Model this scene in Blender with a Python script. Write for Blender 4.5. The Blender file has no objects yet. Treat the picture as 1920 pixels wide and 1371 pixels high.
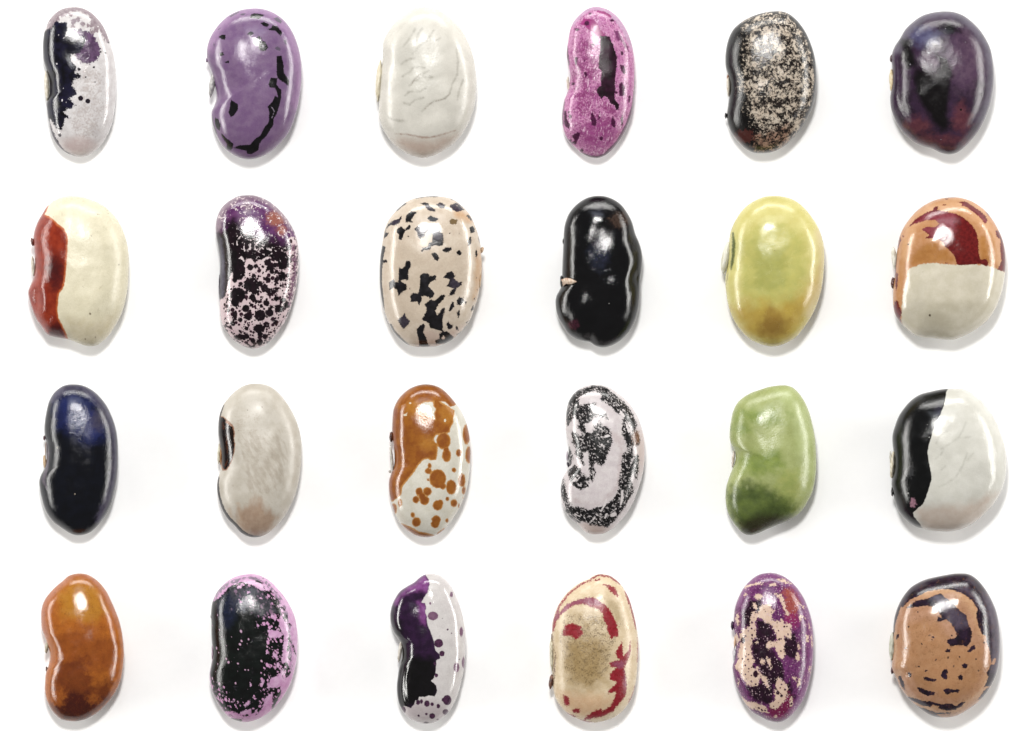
import bpy, math, random
import numpy as np
R = math.radians
S = 0.00008            # metres per photograph pixel: the beans are about 2.2 cm long
Z = 4.28333            # tracing units per photograph pixel
scene = bpy.context.scene
# ---------------------------------------------------------------- camera
CAM_H = 2.5
EQ = 0.0045            # height of a bean's widest section above the paper
cam_d = bpy.data.cameras.new('camera'); cam = bpy.data.objects.new('camera', cam_d)
scene.collection.objects.link(cam)
cam.location = (0, 0, CAM_H)
cam_d.sensor_width = 36.0
cam_d.lens = 36.0 * (CAM_H - EQ) / (1920 * S)
cam_d.clip_start = 0.05; cam_d.clip_end = 50
scene.camera = cam
# ---------------------------------------------------------------- world: a dim, slightly warm studio
w = bpy.data.worlds.new('World'); scene.world = w; w.use_nodes = True
bg = w.node_tree.nodes['Background']
bg.inputs[0].default_value = (1.0, 0.97, 0.93, 1); bg.inputs[1].default_value = 0.14
# ---------------------------------------------------------------- lamps
def area(name, loc, sx, sy, radiance, col, aim=(0, 0, 0.0)):
    d = bpy.data.lights.new(name, 'AREA'); d.shape = 'RECTANGLE'
    d.size = sx; d.size_y = sy
    d.energy = radiance * math.pi * sx * sy        # watts for that radiance
    d.color = col
    o = bpy.data.objects.new(name, d); scene.collection.objects.link(o)
    o.location = loc
    import mathutils
    v = mathutils.Vector(aim) - mathutils.Vector(loc)
    o.rotation_euler = v.to_track_quat('-Z', 'Y').to_euler()
    return o
area('softbox_side', (-0.85, 0.05, 0.29), 0.90, 0.10, 21.0, (1.0, 0.985, 0.95))
area('softbox_side', (0.85, 0.10, 0.29), 0.90, 0.10, 21.0, (1.0, 0.985, 0.95))
area('softbox_back', (0.0, 0.95, 0.32), 1.3, 0.12, 16.0, (1.0, 0.99, 0.96))
area('window_light', (-0.06, 0.80, 0.95), 0.66, 0.30, 2.4, (0.84, 0.91, 1.0))
area('key_lamp', (-0.05, 0.40, 1.05), 0.135, 0.135, 125.0, (1.0, 0.985, 0.96))
scene.view_settings.view_transform = 'Standard'; scene.view_settings.look = 'None'
scene.view_settings.exposure = 0.33; scene.view_settings.gamma = 1.0
scene.render.engine = 'CYCLES'
scene.cycles.use_denoising = True
scene.cycles.max_bounces = 6

# ---------------------------------------------------------------- helpers
def hexlin(h, k=1.0):
    h = h.lstrip('#')
    out = []
    for i in (0, 2, 4):
        c = int(h[i:i+2], 16) / 255
        out.append((c/12.92 if c <= 0.04045 else ((c+0.055)/1.055)**2.4) * k)
    y = 0.3*out[0]+0.55*out[1]+0.15*out[2]
    return (*[y+(c-y)*SAT for c in out], 1.0)

SAT = 0.96
ALB = 0.625             # what the lamps multiply a coat's colour by, undone
def crom(pts, n, closed=True):
    """closed Catmull-Rom through pts, resampled to n points of even spacing"""
    P = np.array(pts, float); m = len(P); out = []
    for i in range(m):
        a, b, c, d = P[(i-1) % m], P[i], P[(i+1) % m], P[(i+2) % m]
        for t in np.linspace(0, 1, 12, endpoint=False):
            out.append(0.5*((2*b)+(-a+c)*t+(2*a-5*b+4*c-d)*t*t+(-a+3*b-3*c+d)*t**3))
    out = np.array(out)
    out2 = np.vstack([out, out[:1]])
    L = np.r_[0, np.cumsum(np.hypot(*np.diff(out2, axis=0).T))]
    u = np.linspace(0, L[-1], n, endpoint=False)
    return np.c_[np.interp(u, L, out2[:, 0]), np.interp(u, L, out2[:, 1])]

def seg_dist(P, a, b):
    ab = b-a; L = ab@ab
    if L < 1e-9: return np.hypot(P[:, 0]-a[0], P[:, 1]-a[1])
    t = np.clip(((P-a)@ab)/L, 0, 1)
    q = P-(a+t[:, None]*ab)
    return np.hypot(q[:, 0], q[:, 1])

def poly_sdf(P, poly):
    """signed distance, positive inside"""
    poly = np.array(poly, float); n = len(poly)
    d = np.full(len(P), 1e9); ins = np.zeros(len(P), bool)
    x, y = P[:, 0], P[:, 1]
    for i in range(n):
        a, b = poly[i], poly[(i+1) % n]
        d = np.minimum(d, seg_dist(P, a, b))
        if a[1] != b[1]:
            c = ((a[1] > y) != (b[1] > y)) & (x < (b[0]-a[0])*(y-a[1])/(b[1]-a[1])+a[0])
            ins ^= c
    return np.where(ins, d, -d)

def field(P, L):
    """what a pigment layer covers: signed distance to its outlines, strokes and dots"""
    c = L.get('clip', 40.0)
    f = np.full(len(P), -c, float)
    def put(bx, fn):
        (x0, y0), (x1, y1) = np.min(bx, 0)-c, np.max(bx, 0)+c
        m = (P[:, 0] > x0) & (P[:, 0] < x1) & (P[:, 1] > y0) & (P[:, 1] < y1)
        if m.any(): f[m] = np.maximum(f[m], fn(P[m]))
    if L.get('all'): f[:] = c
    for poly in L.get('polys', []):
        q = np.array(poly, float); put(q, lambda p: poly_sdf(p, q))
    for pts, wd in L.get('strokes', []):
        q = np.array(pts, float)
        ws = np.array(wd if isinstance(wd, (list, tuple)) else [wd]*len(q), float)/2
        for i in range(len(q)-1):
            a, b = q[i], q[i+1]; ab = b-a; ll = ab@ab+1e-9
            bx = np.array([a, b]); m = max(ws[i], ws[i+1])
            def fn(p):
                t = np.clip(((p-a)@ab)/ll, 0, 1)
                e = p-(a+t[:, None]*ab)
                return ws[i]+(ws[i+1]-ws[i])*t-np.hypot(e[:, 0], e[:, 1])
            put(np.vstack([bx-m, bx+m]), fn)
    for dot in L.get('dots', []):
        x, y, r = dot[:3]; ry = dot[3] if len(dot) > 3 else r
        k = min(r, ry)
        put(np.array([[x-r, y-ry], [x+r, y+ry]]), lambda p: k*(1-np.hypot((p[:, 0]-x)/r, (p[:, 1]-y)/ry)))
    for poly in L.get('holes', []):
        f = np.minimum(f, -poly_sdf(P, poly))
    for x, y, r in L.get('hdots', []):
        f = np.minimum(f, np.hypot(P[:, 0]-x, P[:, 1]-y)-r)
    return np.clip(f, -c, c)

# ---------------------------------------------------------------- seed coat material
def coat_material(name, B):
    m = bpy.data.materials.new(name); m.use_nodes = True
    nt = m.node_tree; N = nt.nodes; K = nt.links
    bs = N['Principled BSDF']
    tc = N.new('ShaderNodeTexCoord')
    mp = N.new('ShaderNodeMapping'); mp.inputs['Scale'].default_value = (Z/S/Z*Z,)*3   # tracing units
    K.new(tc.outputs['Object'], mp.inputs['Vector'])
    seed = B['seed']*37.3
    def math_(op, a, b=None, c=None, clamp=False):
        n = N.new('ShaderNodeMath'); n.operation = op; n.use_clamp = clamp
        for i, v in enumerate((a, b, c)):
            if v is None: continue
            if isinstance(v, (int, float)): n.inputs[i].default_value = v
            else: K.new(v, n.inputs[i])
        return n.outputs[0]
    def vec(size, stretch=None, k=0):
        v = N.new('ShaderNodeMapping')
        ang, rat = stretch if stretch else (0, 1)
        # rotate first, then scale: two nodes
        K.new(mp.outputs[0], v.inputs['Vector'])
        v.inputs['Rotation'].default_value = (0, 0, R(ang))
        v2 = N.new('ShaderNodeMapping'); K.new(v.outputs[0], v2.inputs['Vector'])
        v2.inputs['Scale'].default_value = (1/size, 1/size/rat, 1/size)
        v2.inputs['Location'].default_value = (seed+k*11.7, k*5.1, seed*0.5)
        return v2.outputs[0]
    def noise(size, detail=2.0, stretch=None, k=0, rough=0.55):
        n = N.new('ShaderNodeTexNoise'); n.inputs['Scale'].default_value = 1.0
        n.inputs['Detail'].default_value = detail; n.inputs['Roughness'].default_value = rough
        K.new(vec(size, stretch, k), n.inputs['Vector'])
        # spread to about -1..1
        return math_('MULTIPLY_ADD', n.outputs[0], 4.0, -2.0)
    def voro(size, stretch=None, k=0):
        """round dots of random size: positive inside, about -1..0.5"""
        n = N.new('ShaderNodeTexVoronoi'); n.inputs['Scale'].default_value = 1.0
        n.inputs['Randomness'].default_value = 1.0
        K.new(vec(size, stretch, k), n.inputs['Vector'])
        sp = N.new('ShaderNodeSeparateColor'); K.new(n.outputs['Color'], sp.inputs[0])
        r = math_('MULTIPLY_ADD', sp.outputs[0], 0.45, 0.10)
        return math_('SUBTRACT', r, n.outputs['Distance'])
    def cells(size, stretch=None, k=0):
        """positive on the thin lines where neighbouring dots meet"""
        n = N.new('ShaderNodeTexVoronoi'); n.feature = 'DISTANCE_TO_EDGE'; n.inputs['Scale'].default_value = 1.0
        K.new(vec(size, stretch, k), n.inputs['Vector'])
        return math_('SUBTRACT', 0.06, n.outputs['Distance'])
    def mix(a, b, fac):
        n = N.new('ShaderNodeMix'); n.data_type = 'RGBA'
        K.new(fac, n.inputs[0])
        for s, v in ((6, a), (7, b)):
            if isinstance(v, str): n.inputs[s].default_value = hexlin(v, ALB)
            else: K.new(v, n.inputs[s])
        return n.outputs[2]
    def sstep(v, lo, hi):
        n = N.new('ShaderNodeMapRange'); n.interpolation_type = 'SMOOTHSTEP'
        n.inputs[1].default_value = lo; n.inputs[2].default_value = hi
        K.new(v, n.inputs[0]); return n.outputs[0]
    def colour(spec, k):
        """one colour, or (a, b, size[, detail]) mottled between two"""
        if isinstance(spec, str):
            spec = (spec, spec, 30)
        a, b, sz = spec[:3]
        f = sstep(noise(sz, spec[3] if len(spec) > 3 else 4, None, k+50), -0.7, 0.7)
        return mix(a, b, f)
    col = colour(B['base'], 0)
    alphas = {}
    for i, L in enumerate(B['layers']):
        at = N.new('ShaderNodeAttribute'); at.attribute_name = 'tint_%d' % i
        v = at.outputs['Fac']
        for j, nz in enumerate(L.get('noise', [(6, 14)])):
            amp, size = nz[:2]; opt = nz[2] if len(nz) > 2 else {}
            if opt.get('e'):
                t = cells(size, opt.get('st'), i*7+j)
            elif opt.get('v'):
                t = voro(size, opt.get('st'), i*7+j)
            else:
                t = noise(size, opt.get('d', 3), opt.get('st'), i*7+j, opt.get('r', 0.55))
            v = math_('MULTIPLY_ADD', t, amp, v)
        v = math_('ADD', v, L.get('off', 0.0))
        so = L.get('soft', 3.0)
        a = sstep(v, -so, so)
        if 'op' in L: a = math_('MULTIPLY', a, L['op'])
        if 'within' in L: a = math_('MULTIPLY', a, alphas[L['within']])
        alphas[i] = a
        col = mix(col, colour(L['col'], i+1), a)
    # fine grain of the coat
    g = noise(B.get('grain_size', 9), 3, None, 91)
    ga = B.get('grain', 0.09)
    gm = N.new('ShaderNodeMix'); gm.data_type = 'RGBA'; gm.blend_type = 'MULTIPLY'; gm.inputs[0].default_value = 1.0
    gv = math_('MULTIPLY_ADD', g, ga, 1.0)
    K.new(col, gm.inputs[6]); K.new(gv, gm.inputs[7])
    K.new(gm.outputs[2], bs.inputs['Base Color'])
    ro = B.get('rough', 0.3)*0.55
    rn = noise(70, 4, None, 95)
    rv = math_('MULTIPLY_ADD', rn, B.get('rough_var', 0.09)*min(1, ro/0.15), ro)
    if 'gloss' in B:                                   # a pigment glossier than the rest of the coat
        li, r2 = B['gloss']
        rv = math_('ADD', math_('MULTIPLY', math_('SUBTRACT', 1.0, alphas[li]), rv), math_('MULTIPLY', alphas[li], r2))
    K.new(math_('MAXIMUM', rv, 0.05), bs.inputs['Roughness'])
    bs.inputs['IOR'].default_value = 1.5
    bs.inputs['Specular IOR Level'].default_value = B.get('spec', 0.5)
    # fine relief
    bn = math_('ADD', math_('MULTIPLY', noise(10, 3, None, 97, 0.6), 0.6), math_('MULTIPLY', noise(44, 3, (25, 1.6), 98), 0.8))
    bp = N.new('ShaderNodeBump'); bp.inputs['Strength'].default_value = 1.0
    bp.inputs['Distance'].default_value = B.get('relief', 0.45)*0.66*S/Z
    K.new(bn, bp.inputs['Height']); K.new(bp.outputs[0], bs.inputs['Normal'])
    return m

def plain_material(name, a, b, size, rough=0.5, relief=1.0):
    """two-tone fibrous matter: hilum pads, bumps and torn skin"""
    m = bpy.data.materials.new(name); m.use_nodes = True
    nt = m.node_tree; N = nt.nodes; K = nt.links; bs = N['Principled BSDF']
    tc = N.new('ShaderNodeTexCoord'); mp = N.new('ShaderNodeMapping')
    mp.inputs['Scale'].default_value = (Z/S/size, Z/S/size*0.45, Z/S/size)
    K.new(tc.outputs['Object'], mp.inputs['Vector'])
    n = N.new('ShaderNodeTexNoise'); n.inputs['Scale'].default_value = 1; n.inputs['Detail'].default_value = 4
    K.new(mp.outputs[0], n.inputs['Vector'])
    rp = N.new('ShaderNodeValToRGB'); K.new(n.outputs[0], rp.inputs[0])
    rp.color_ramp.elements[0].position = 0.35; rp.color_ramp.elements[1].position = 0.62
    rp.color_ramp.elements[0].color = hexlin(a, ALB); rp.color_ramp.elements[1].color = hexlin(b, ALB)
    K.new(rp.outputs[0], bs.inputs['Base Color']); bs.inputs['Roughness'].default_value = rough
    bp = N.new('ShaderNodeBump'); bp.inputs['Distance'].default_value = relief*S/Z*4
    K.new(n.outputs[0], bp.inputs['Height']); K.new(bp.outputs[0], bs.inputs['Normal'])
    return m

# ---------------------------------------------------------------- bean geometry
NT, NR, NB = 320, 72, 18
def link_mesh(name, V, F, mat, parent):
    me = bpy.data.meshes.new(name); me.from_pydata(V.tolist(), [], F); me.update()
    me.polygons.foreach_set('use_smooth', [True]*len(me.polygons))
    me.materials.append(mat)
    o = bpy.data.objects.new(name, me); scene.collection.objects.link(o); o.parent = parent
    return o

def lumps(P, seed, amp):
    rng = np.random.default_rng(seed); h = np.zeros(len(P))
    for wl, a in ((420, 1.0), (230, 0.7), (120, 0.28), (70, 0.12)):
        for _ in range(5):
            th, ph = rng.uniform(0, 6.28, 2)
            h += a*np.sin((P[:, 0]*math.cos(th)+P[:, 1]*math.sin(th))*6.28/wl+ph)*0.45
    return h*amp*0.65

def make_coat(B, parent, cx, cy):
    O = crom(B['outline'], NT)
    rng = np.random.default_rng(B['seed'])
    c = O.mean(0) + np.array(B.get('cen', (0, 0)))
    wid = np.ptp(O[:, 0])
    H = B.get('thick', 0.56)*wid/2                    # half thickness
    RS = B.get('shoulder', 1.15)*H
    s = np.sin(np.linspace(0, 1, NR+1)[1:]**0.9*math.pi/2)
    top = (c + s[:, None, None]*(O-c)).reshape(-1, 2)  # rings outward
    d = np.full(len(top), 1e9)
    for i in range(NT):
        m = np.ones(len(top), bool)
        d = np.minimum(d, seg_dist(top, O[i], O[(i+1) % NT]))
    d = d.reshape(NR, NT); d[-1] = 0
    q = np.clip(1-d/RS, 0, 1)
    zs = np.sqrt(np.clip(1-q**2, 0, 1))
    ze = np.sqrt(np.clip(1-s**2, 0, 1))[:, None]*np.ones((1, NT))
    fl = B.get('flat', 0.47)
    z = H*(fl*zs+(1-fl)*ze)
    dm = np.clip(d/ (0.5*RS), 0, 1)                     # lumps fade to nothing at the rim
    lm = lumps(top, B['seed'], B.get('lump', 4.0)).reshape(NR, NT)
    z = z+lm*dm
    for x, y, rx, ry, a in B.get('dents', []):
        e = ((top[:, 0]-x)/rx)**2+((top[:, 1]-y)/ry)**2
        z = z+(a*np.exp(-e)).reshape(NR, NT)*np.clip(d/25, 0, 1)
    for pts, wd, a in B.get('creases', []):
        pts = np.array(pts, float); dd = np.full(len(top), 1e9)
        for i in range(len(pts)-1): dd = np.minimum(dd, seg_dist(top, pts[i], pts[i+1]))
        z = z+(a*np.exp(-(dd/wd)**2)).reshape(NR, NT)*np.clip(d/20, 0, 1)
    for _ in range(B.get('smooth', 28)):
        zn = z.copy()
        zn[:-1] = 0.5*z[:-1]+0.125*(np.roll(z, 1, 1)+np.roll(z, -1, 1))[:-1]+0.125*z[1:]
        zn[1:-1] += 0.125*z[:-2]; zn[0] += 0.125*z[0].mean()
        zn[-1] = 0; z = zn
    cz = z[0].mean()
    # underside
    sb = np.sin(np.linspace(0, 1, NB+1)[::-1][1:]*math.pi/2)
    bot = (c + sb[:, None, None]*(O-c))[:-1].reshape(-1, 2)
    Hb = 0.85*H
    zb = -Hb*np.sqrt(1-sb[:-1]**2)[:, None]*np.ones((1, NT))
    P2 = np.vstack([c[None], top, bot, c[None]])
    zz = np.r_[cz, z.ravel(), zb.ravel(), -Hb]
    # equator ring is shared: top's last ring
    k = S/Z
    V = np.c_[(P2[:, 0]-cx)*k, -(P2[:, 1]-cy)*k, (zz+Hb)*k]
    F = []
    j = np.arange(NT); j2 = (j+1) % NT
    for a, b in zip(1+j, 1+j2): F.append((0, int(b), int(a)))
    nrings = NR+NB-1
    for r in range(nrings-1):
        o0, o1 = 1+r*NT, 1+(r+1)*NT
        F += np.c_[o0+j, o0+j2, o1+j2, o1+j].tolist()
    last = 1+(nrings-1)*NT; tip = len(V)-1
    for a, b in zip(last+j, last+j2): F.append((int(a), int(b), tip))
    F = [tuple(f[::-1]) for f in F]
    o = link_mesh('seed_coat', V, F, coat_material('coat', B), parent)
    me = o.data
    # pigment fields live on the coat; the underside carries the same pattern, folded round the rim
    for i, L in enumerate(B['layers']):
        f = field(P2, L)
        at = me.attributes.new('tint_%d' % i, 'FLOAT', 'POINT')
        at.data.foreach_set('value', f.astype(np.float32))
    return Hb

def blob(name, x, y, rx, ry, rz, tilt, mat, parent, cx, cy, zc, seed=0, rough=0.06, groove=0.0):
    """a small lumpy pad with a groove along it"""
    k = S/Z; nu, nv = 28, 18; V = []; F = []
    rng = np.random.default_rng(seed); ph = rng.uniform(0, 6.28, 8)
    for i in range(nv+1):
        th = math.pi*i/nv
        for jj in range(nu):
            a = 2*math.pi*jj/nu
            u = np.array([math.sin(th)*math.cos(a), math.cos(th), math.sin(th)*math.sin(a)])
            r = 1+rough*(math.sin(5*u[0]+ph[0])*math.sin(7*u[1]+ph[1])+0.7*math.sin(11*u[1]+6*u[2]+ph[2]))
            g = 1-groove*math.exp(-(u[2]/0.22)**2)
            p = np.array([rx*u[0]*g, ry*u[1], rz*u[2]])*r
            ct, st = math.cos(R(tilt)), math.sin(R(tilt))
            V.append((x-cx+p[0]*ct-p[1]*st, -(y-cy)+p[0]*st+p[1]*ct, zc+p[2]))
    V = np.array(V)*k
    for i in range(nv):
        for jj in range(nu):
            a, b = i*nu+jj, i*nu+(jj+1) % nu
            F.append((a, b, b+nu, a+nu))
    return link_mesh(name, V, F, mat, parent)
# ---------------------------------------------------------------- the beans: traced in tracing units from each one's own corner
CREAM = ('#c9bda4', '#efe9dc'); DARKBUMP = ('#1c1620', '#4a3a48', 20, 0.3)
BEANS = []
def bean(label, o, outline, base, layers, **kw):
    BEANS.append(dict(label=label, o=o, outline=outline, base=base, layers=layers, **kw))

bean('white bean with a ragged black and violet splash down its left side', (50, 0),
 [(370,55),(440,62),(510,95),(570,150),(620,220),(655,300),(680,370),(700,450),(713,540),(718,640),(718,740),(712,840),(700,930),(680,1010),(645,1090),(600,1160),(545,1215),(490,1250),(430,1262),(370,1250),(310,1222),(265,1185),(225,1130),(195,1060),(178,980),(165,900),(160,830),(178,780),(186,740),(185,670),(172,600),(152,545),(135,480),(130,400),(132,320),(145,240),(170,180),(205,130),(250,90),(305,65)],
 ('#e2dede','#d2cccc',60),
 [dict(col=('#a89d98','#c4b8b2',20), polys=[[(400,560),(620,520),(640,900),(560,1120),(400,1150),(330,1000),(420,800)]], noise=[(60,16),(30,60)], off=-40, soft=18, op=0.55),
  dict(col=('#cbb2ae','#d8c4c0',40), dots=[(420,1170,170,90)], soft=40, clip=90, off=-20, op=0.7),
  dict(col=('#8a7880','#a3959a',24), strokes=[([(150,400),(165,290),(200,210),(250,150)],[10,40,60,40]),([(190,160),(300,80),(420,70),(520,110),(600,200),(650,330)],[60,50,36,56,60,30]),([(250,130),(330,105)],34)], dots=[(455,195,20),(500,208,16),(360,122,16),(380,175,24),(372,212,16),(540,190,30),(560,240,24),(420,160,22),(530,260,20)], noise=[(15,16)], soft=5),
  dict(col=('#4a3350','#6d5272',40), dots=[(490,405,104,108),(480,310,70,60),(420,300,80,56)], polys=[[(360,270),(430,250),(490,285),(545,330),(575,400),(530,490),(400,470)]], noise=[(20,26,dict(d=5)),(12,12)], soft=6),
  dict(col=('#08070d','#1a1830',60), polys=[[(100,300),(160,240),(205,225),(225,185),(240,172),(270,182),(300,185),(325,180),(330,230),(318,285),(300,312),(340,290),(360,258),(410,265),(440,290),(480,310),(470,380),(420,430),(365,440),(358,470),(382,520),(410,550),(390,575),(400,590),(435,600),(440,632),(405,632),(380,645),(368,690),(400,735),(410,762),(370,780),(340,795),(370,815),(387,855),(370,878),(320,870),(330,895),(300,905),(345,940),(355,955),(310,955),(300,1010),(280,1050),(262,1040),(255,1000),(250,1055),(225,1010),(212,985),(190,960),(185,1000),(100,980)]], strokes=[([(175,1000),(205,1080),(245,1150)],30)], noise=[(12,14),(7,7)], soft=4),
  dict(col='#1d1420', dots=[(437,792,21),(495,815,20),(543,543,9),(478,622,7),(552,663,6),(268,1087,13),(425,560,14),(635,427,9),(658,343,7),(400,848,5),(598,420,8)], noise=[(3,9)], soft=3),
  dict(col='#3c3040', strokes=[([(180,1010),(230,1130),(300,1215),(390,1262)],[16,22,16,8])], noise=[(6,12)], soft=4),
  dict(col='#e8e2e4', within=4, dots=[(262,282,7,20),(245,515,9),(360,562,8),(288,812,9,22),(320,832,7,14),(278,860,7),(235,325,7),(160,345,6),(480,328,14,9),(300,712,6),(330,610,5),(225,985,12,5),(270,600,5)], noise=[(10,22,dict(v=1))], off=-3.2, soft=1.5),
 ], hil=[dict(p=(163,690,22,128,3), g=0.15)], rough=0.24, relief=0.6)

bean('lilac bean with a black curved streak along its right side and a few flecks', (360, 0),
 [(500,66),(570,72),(640,95),(700,130),(755,180),(800,245),(835,320),(860,400),(877,490),(882,580),(878,680),(865,780),(845,880),(815,980),(775,1070),(715,1145),(650,1205),(580,1250),(510,1275),(440,1280),(370,1262),(300,1222),(245,1170),(205,1105),(175,1030),(158,960),(157,900),(178,850),(195,800),(195,740),(180,670),(165,610),(145,550),(125,500),(118,450),(120,390),(133,335),(158,278),(198,218),(245,165),(310,115),(400,78)],
 ('#83698a','#765880',70),
 [dict(col=('#a480a8','#9a74a0',40), strokes=[([(140,380),(200,250),(320,120),(480,80),(640,110),(780,260),(850,450),(870,650),(840,850)],70)], noise=[(20,40)], soft=40, clip=80, op=0.8),  # paler rim: the edge's reflection of the paper, put into the colour
  dict(col='#5d5264', polys=[[(655,150),(690,138),(724,172),(716,192),(680,175)],[(385,115),(432,105),(425,122),(400,126)],[(300,130),(375,92),(380,100),(310,142)],[(735,325),(760,320),(764,368),(747,352)],[(205,240),(238,220),(215,245)],[(668,388),(690,375),(715,395),(710,412),(675,405)],[(172,345),(185,360),(185,378),(175,372)]], noise=[(4,10)], soft=3),
  dict(col=('#050406','#141016',40), polys=[[(475,118),(510,108),(587,122),(560,140),(535,158),(510,150),(468,148)],[(553,190),(580,178),(625,200),(605,220),(580,214)],[(600,240),(640,228),(650,205),(690,215),(728,265),(712,292),(670,250),(640,250)],[(440,280),(475,255),(502,270),(480,292)],[(515,325),(538,293),(562,310),(562,330),(592,340),(614,385),(592,414),(558,414),(536,385),(540,355)],
   [(213,300),(245,280),(274,284),(270,320),(245,320)],[(220,430),(252,420),(260,446),(230,457)],[(262,500),(300,490),(303,508),(270,512)],
   [(682,453),(722,450),(737,520),(742,590),(783,650),(777,695),(740,665),(700,642),(684,610)],
   [(633,627),(687,632),(682,685),(722,730),(717,800),(702,860),(682,920),(657,960),(657,1005),(602,1092),(562,1132),(542,1162),(537,1205),(480,1242),(443,1237),(438,1212),(400,1206),(332,1190),(380,1170),(470,1163),(510,1118),(550,1093),(580,1033),(618,985),(623,900),(610,860),(650,818),(670,772),(692,785),(685,745),(670,712),(625,707),(618,680)],
   [(315,803),(372,840),(374,880),(340,932),(312,944),(296,905),(308,860)],[(186,945),(215,963),(232,1010),(222,1054),(198,1030),(183,990)],[(236,1072),(275,1108),(337,1160),(325,1190),(312,1212),(276,1197),(285,1160),(248,1110)],[(165,930),(175,1000),(205,1080),(195,1085),(168,1020),(158,960)]], noise=[(4,12)], soft=3),
  dict(col='#8f8494', within=2, strokes=[([(640,860),(665,900),(645,950)],5),([(560,320),(548,345)],5),([(565,370),(580,380)],8)], noise=[(6,10)], soft=2),
 ], hil=[dict(p=(166,660,26,120,-10), mat=('#8d8a8c','#d9d6d4')), dict(name='scar_bump', p=(124,478,13,24,-20), rz=24, mat=('#5d4464','#8b6a90',20,0.35))], rough=0.3, relief=0.55, flat=0.36)

bean('plain ivory bean with thin grey veins and a faint painted shade at its tip, no blotches', (680, 0),
 [(490,52),(560,58),(630,82),(700,130),(760,190),(815,270),(855,350),(885,440),(903,540),(912,650),(910,760),(898,850),(875,930),(840,1010),(790,1090),(725,1160),(650,1210),(570,1250),(490,1268),(420,1258),(350,1230),(285,1190),(225,1130),(175,1060),(143,990),(130,910),(130,820),(132,740),(137,640),(147,560),(160,490),(160,410),(165,340),(190,280),(230,215),(280,155),(340,105),(410,66)],
 ('#e0dcd2','#d6d2c8',110),
 [dict(col='#cfccc2', polys=[[(290,200),(420,160),(560,300),(640,500),(640,780),(500,900),(300,820),(240,500)]], soft=60, clip=90, noise=[(30,60)], off=-20, op=0.6),
  dict(col=('#8f8b80','#a8a498',20), strokes=[(p, 9) for p in [[(435,345),(440,290),(480,230)],[(400,435),(450,380),(520,330),(570,250)],[(330,375),(380,310),(420,240)],[(570,345),(620,310)],[(320,620),(380,580),(420,540),(500,545)],[(380,690),(420,640),(460,605),(530,575)],[(430,650),(480,620),(560,625)],[(340,770),(380,740),(460,740),(515,705)],[(330,830),(380,845),(420,805),(490,790)],[(480,900),(520,850),(580,815),(660,795),(700,760),(720,680),(760,600),(765,500),(755,400)],[(760,800),(775,730),(810,640)],[(310,520),(370,480),(420,470)],[(200,940),(260,970),(330,975)]]], noise=[(7,30)], soft=13, op=0.75),
  dict(col='#86786c', strokes=[([(390,690),(420,640),(460,605)],5),([(500,880),(540,840),(600,812),(665,797),(700,755)],5)], noise=[(4,14)], soft=6, op=0.7),
  dict(col='#9a7a6c', strokes=[([(260,1075),(330,1080),(400,1090),(460,1105),(540,1108),(620,1090),(700,1065),(745,1050)],[5,7,9,13,13,9,7,5])], noise=[(5,30)], soft=8, op=0.85),
  dict(col=('#c2a292','#cdb3a3',50), polys=[[(220,1130),(330,1090),(450,1108),(560,1112),(760,1060),(800,1080),(640,1240),(480,1290),(330,1240)]], noise=[(14,60)], soft=60, clip=90, off=-25, op=0.7),  # shading of the lower tip, put into the coat colour as soft brown
  dict(col='#6a655c', dots=[(540,725,5),(540,610,3),(325,965,3)], noise=[], soft=2),
 ], hil=[dict(p=(132,650,28,160,-4), mat=('#d8ccaa','#f0e8d2',16,0.5))], rough=0.5, relief=0.5, grain=0.03)

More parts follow.
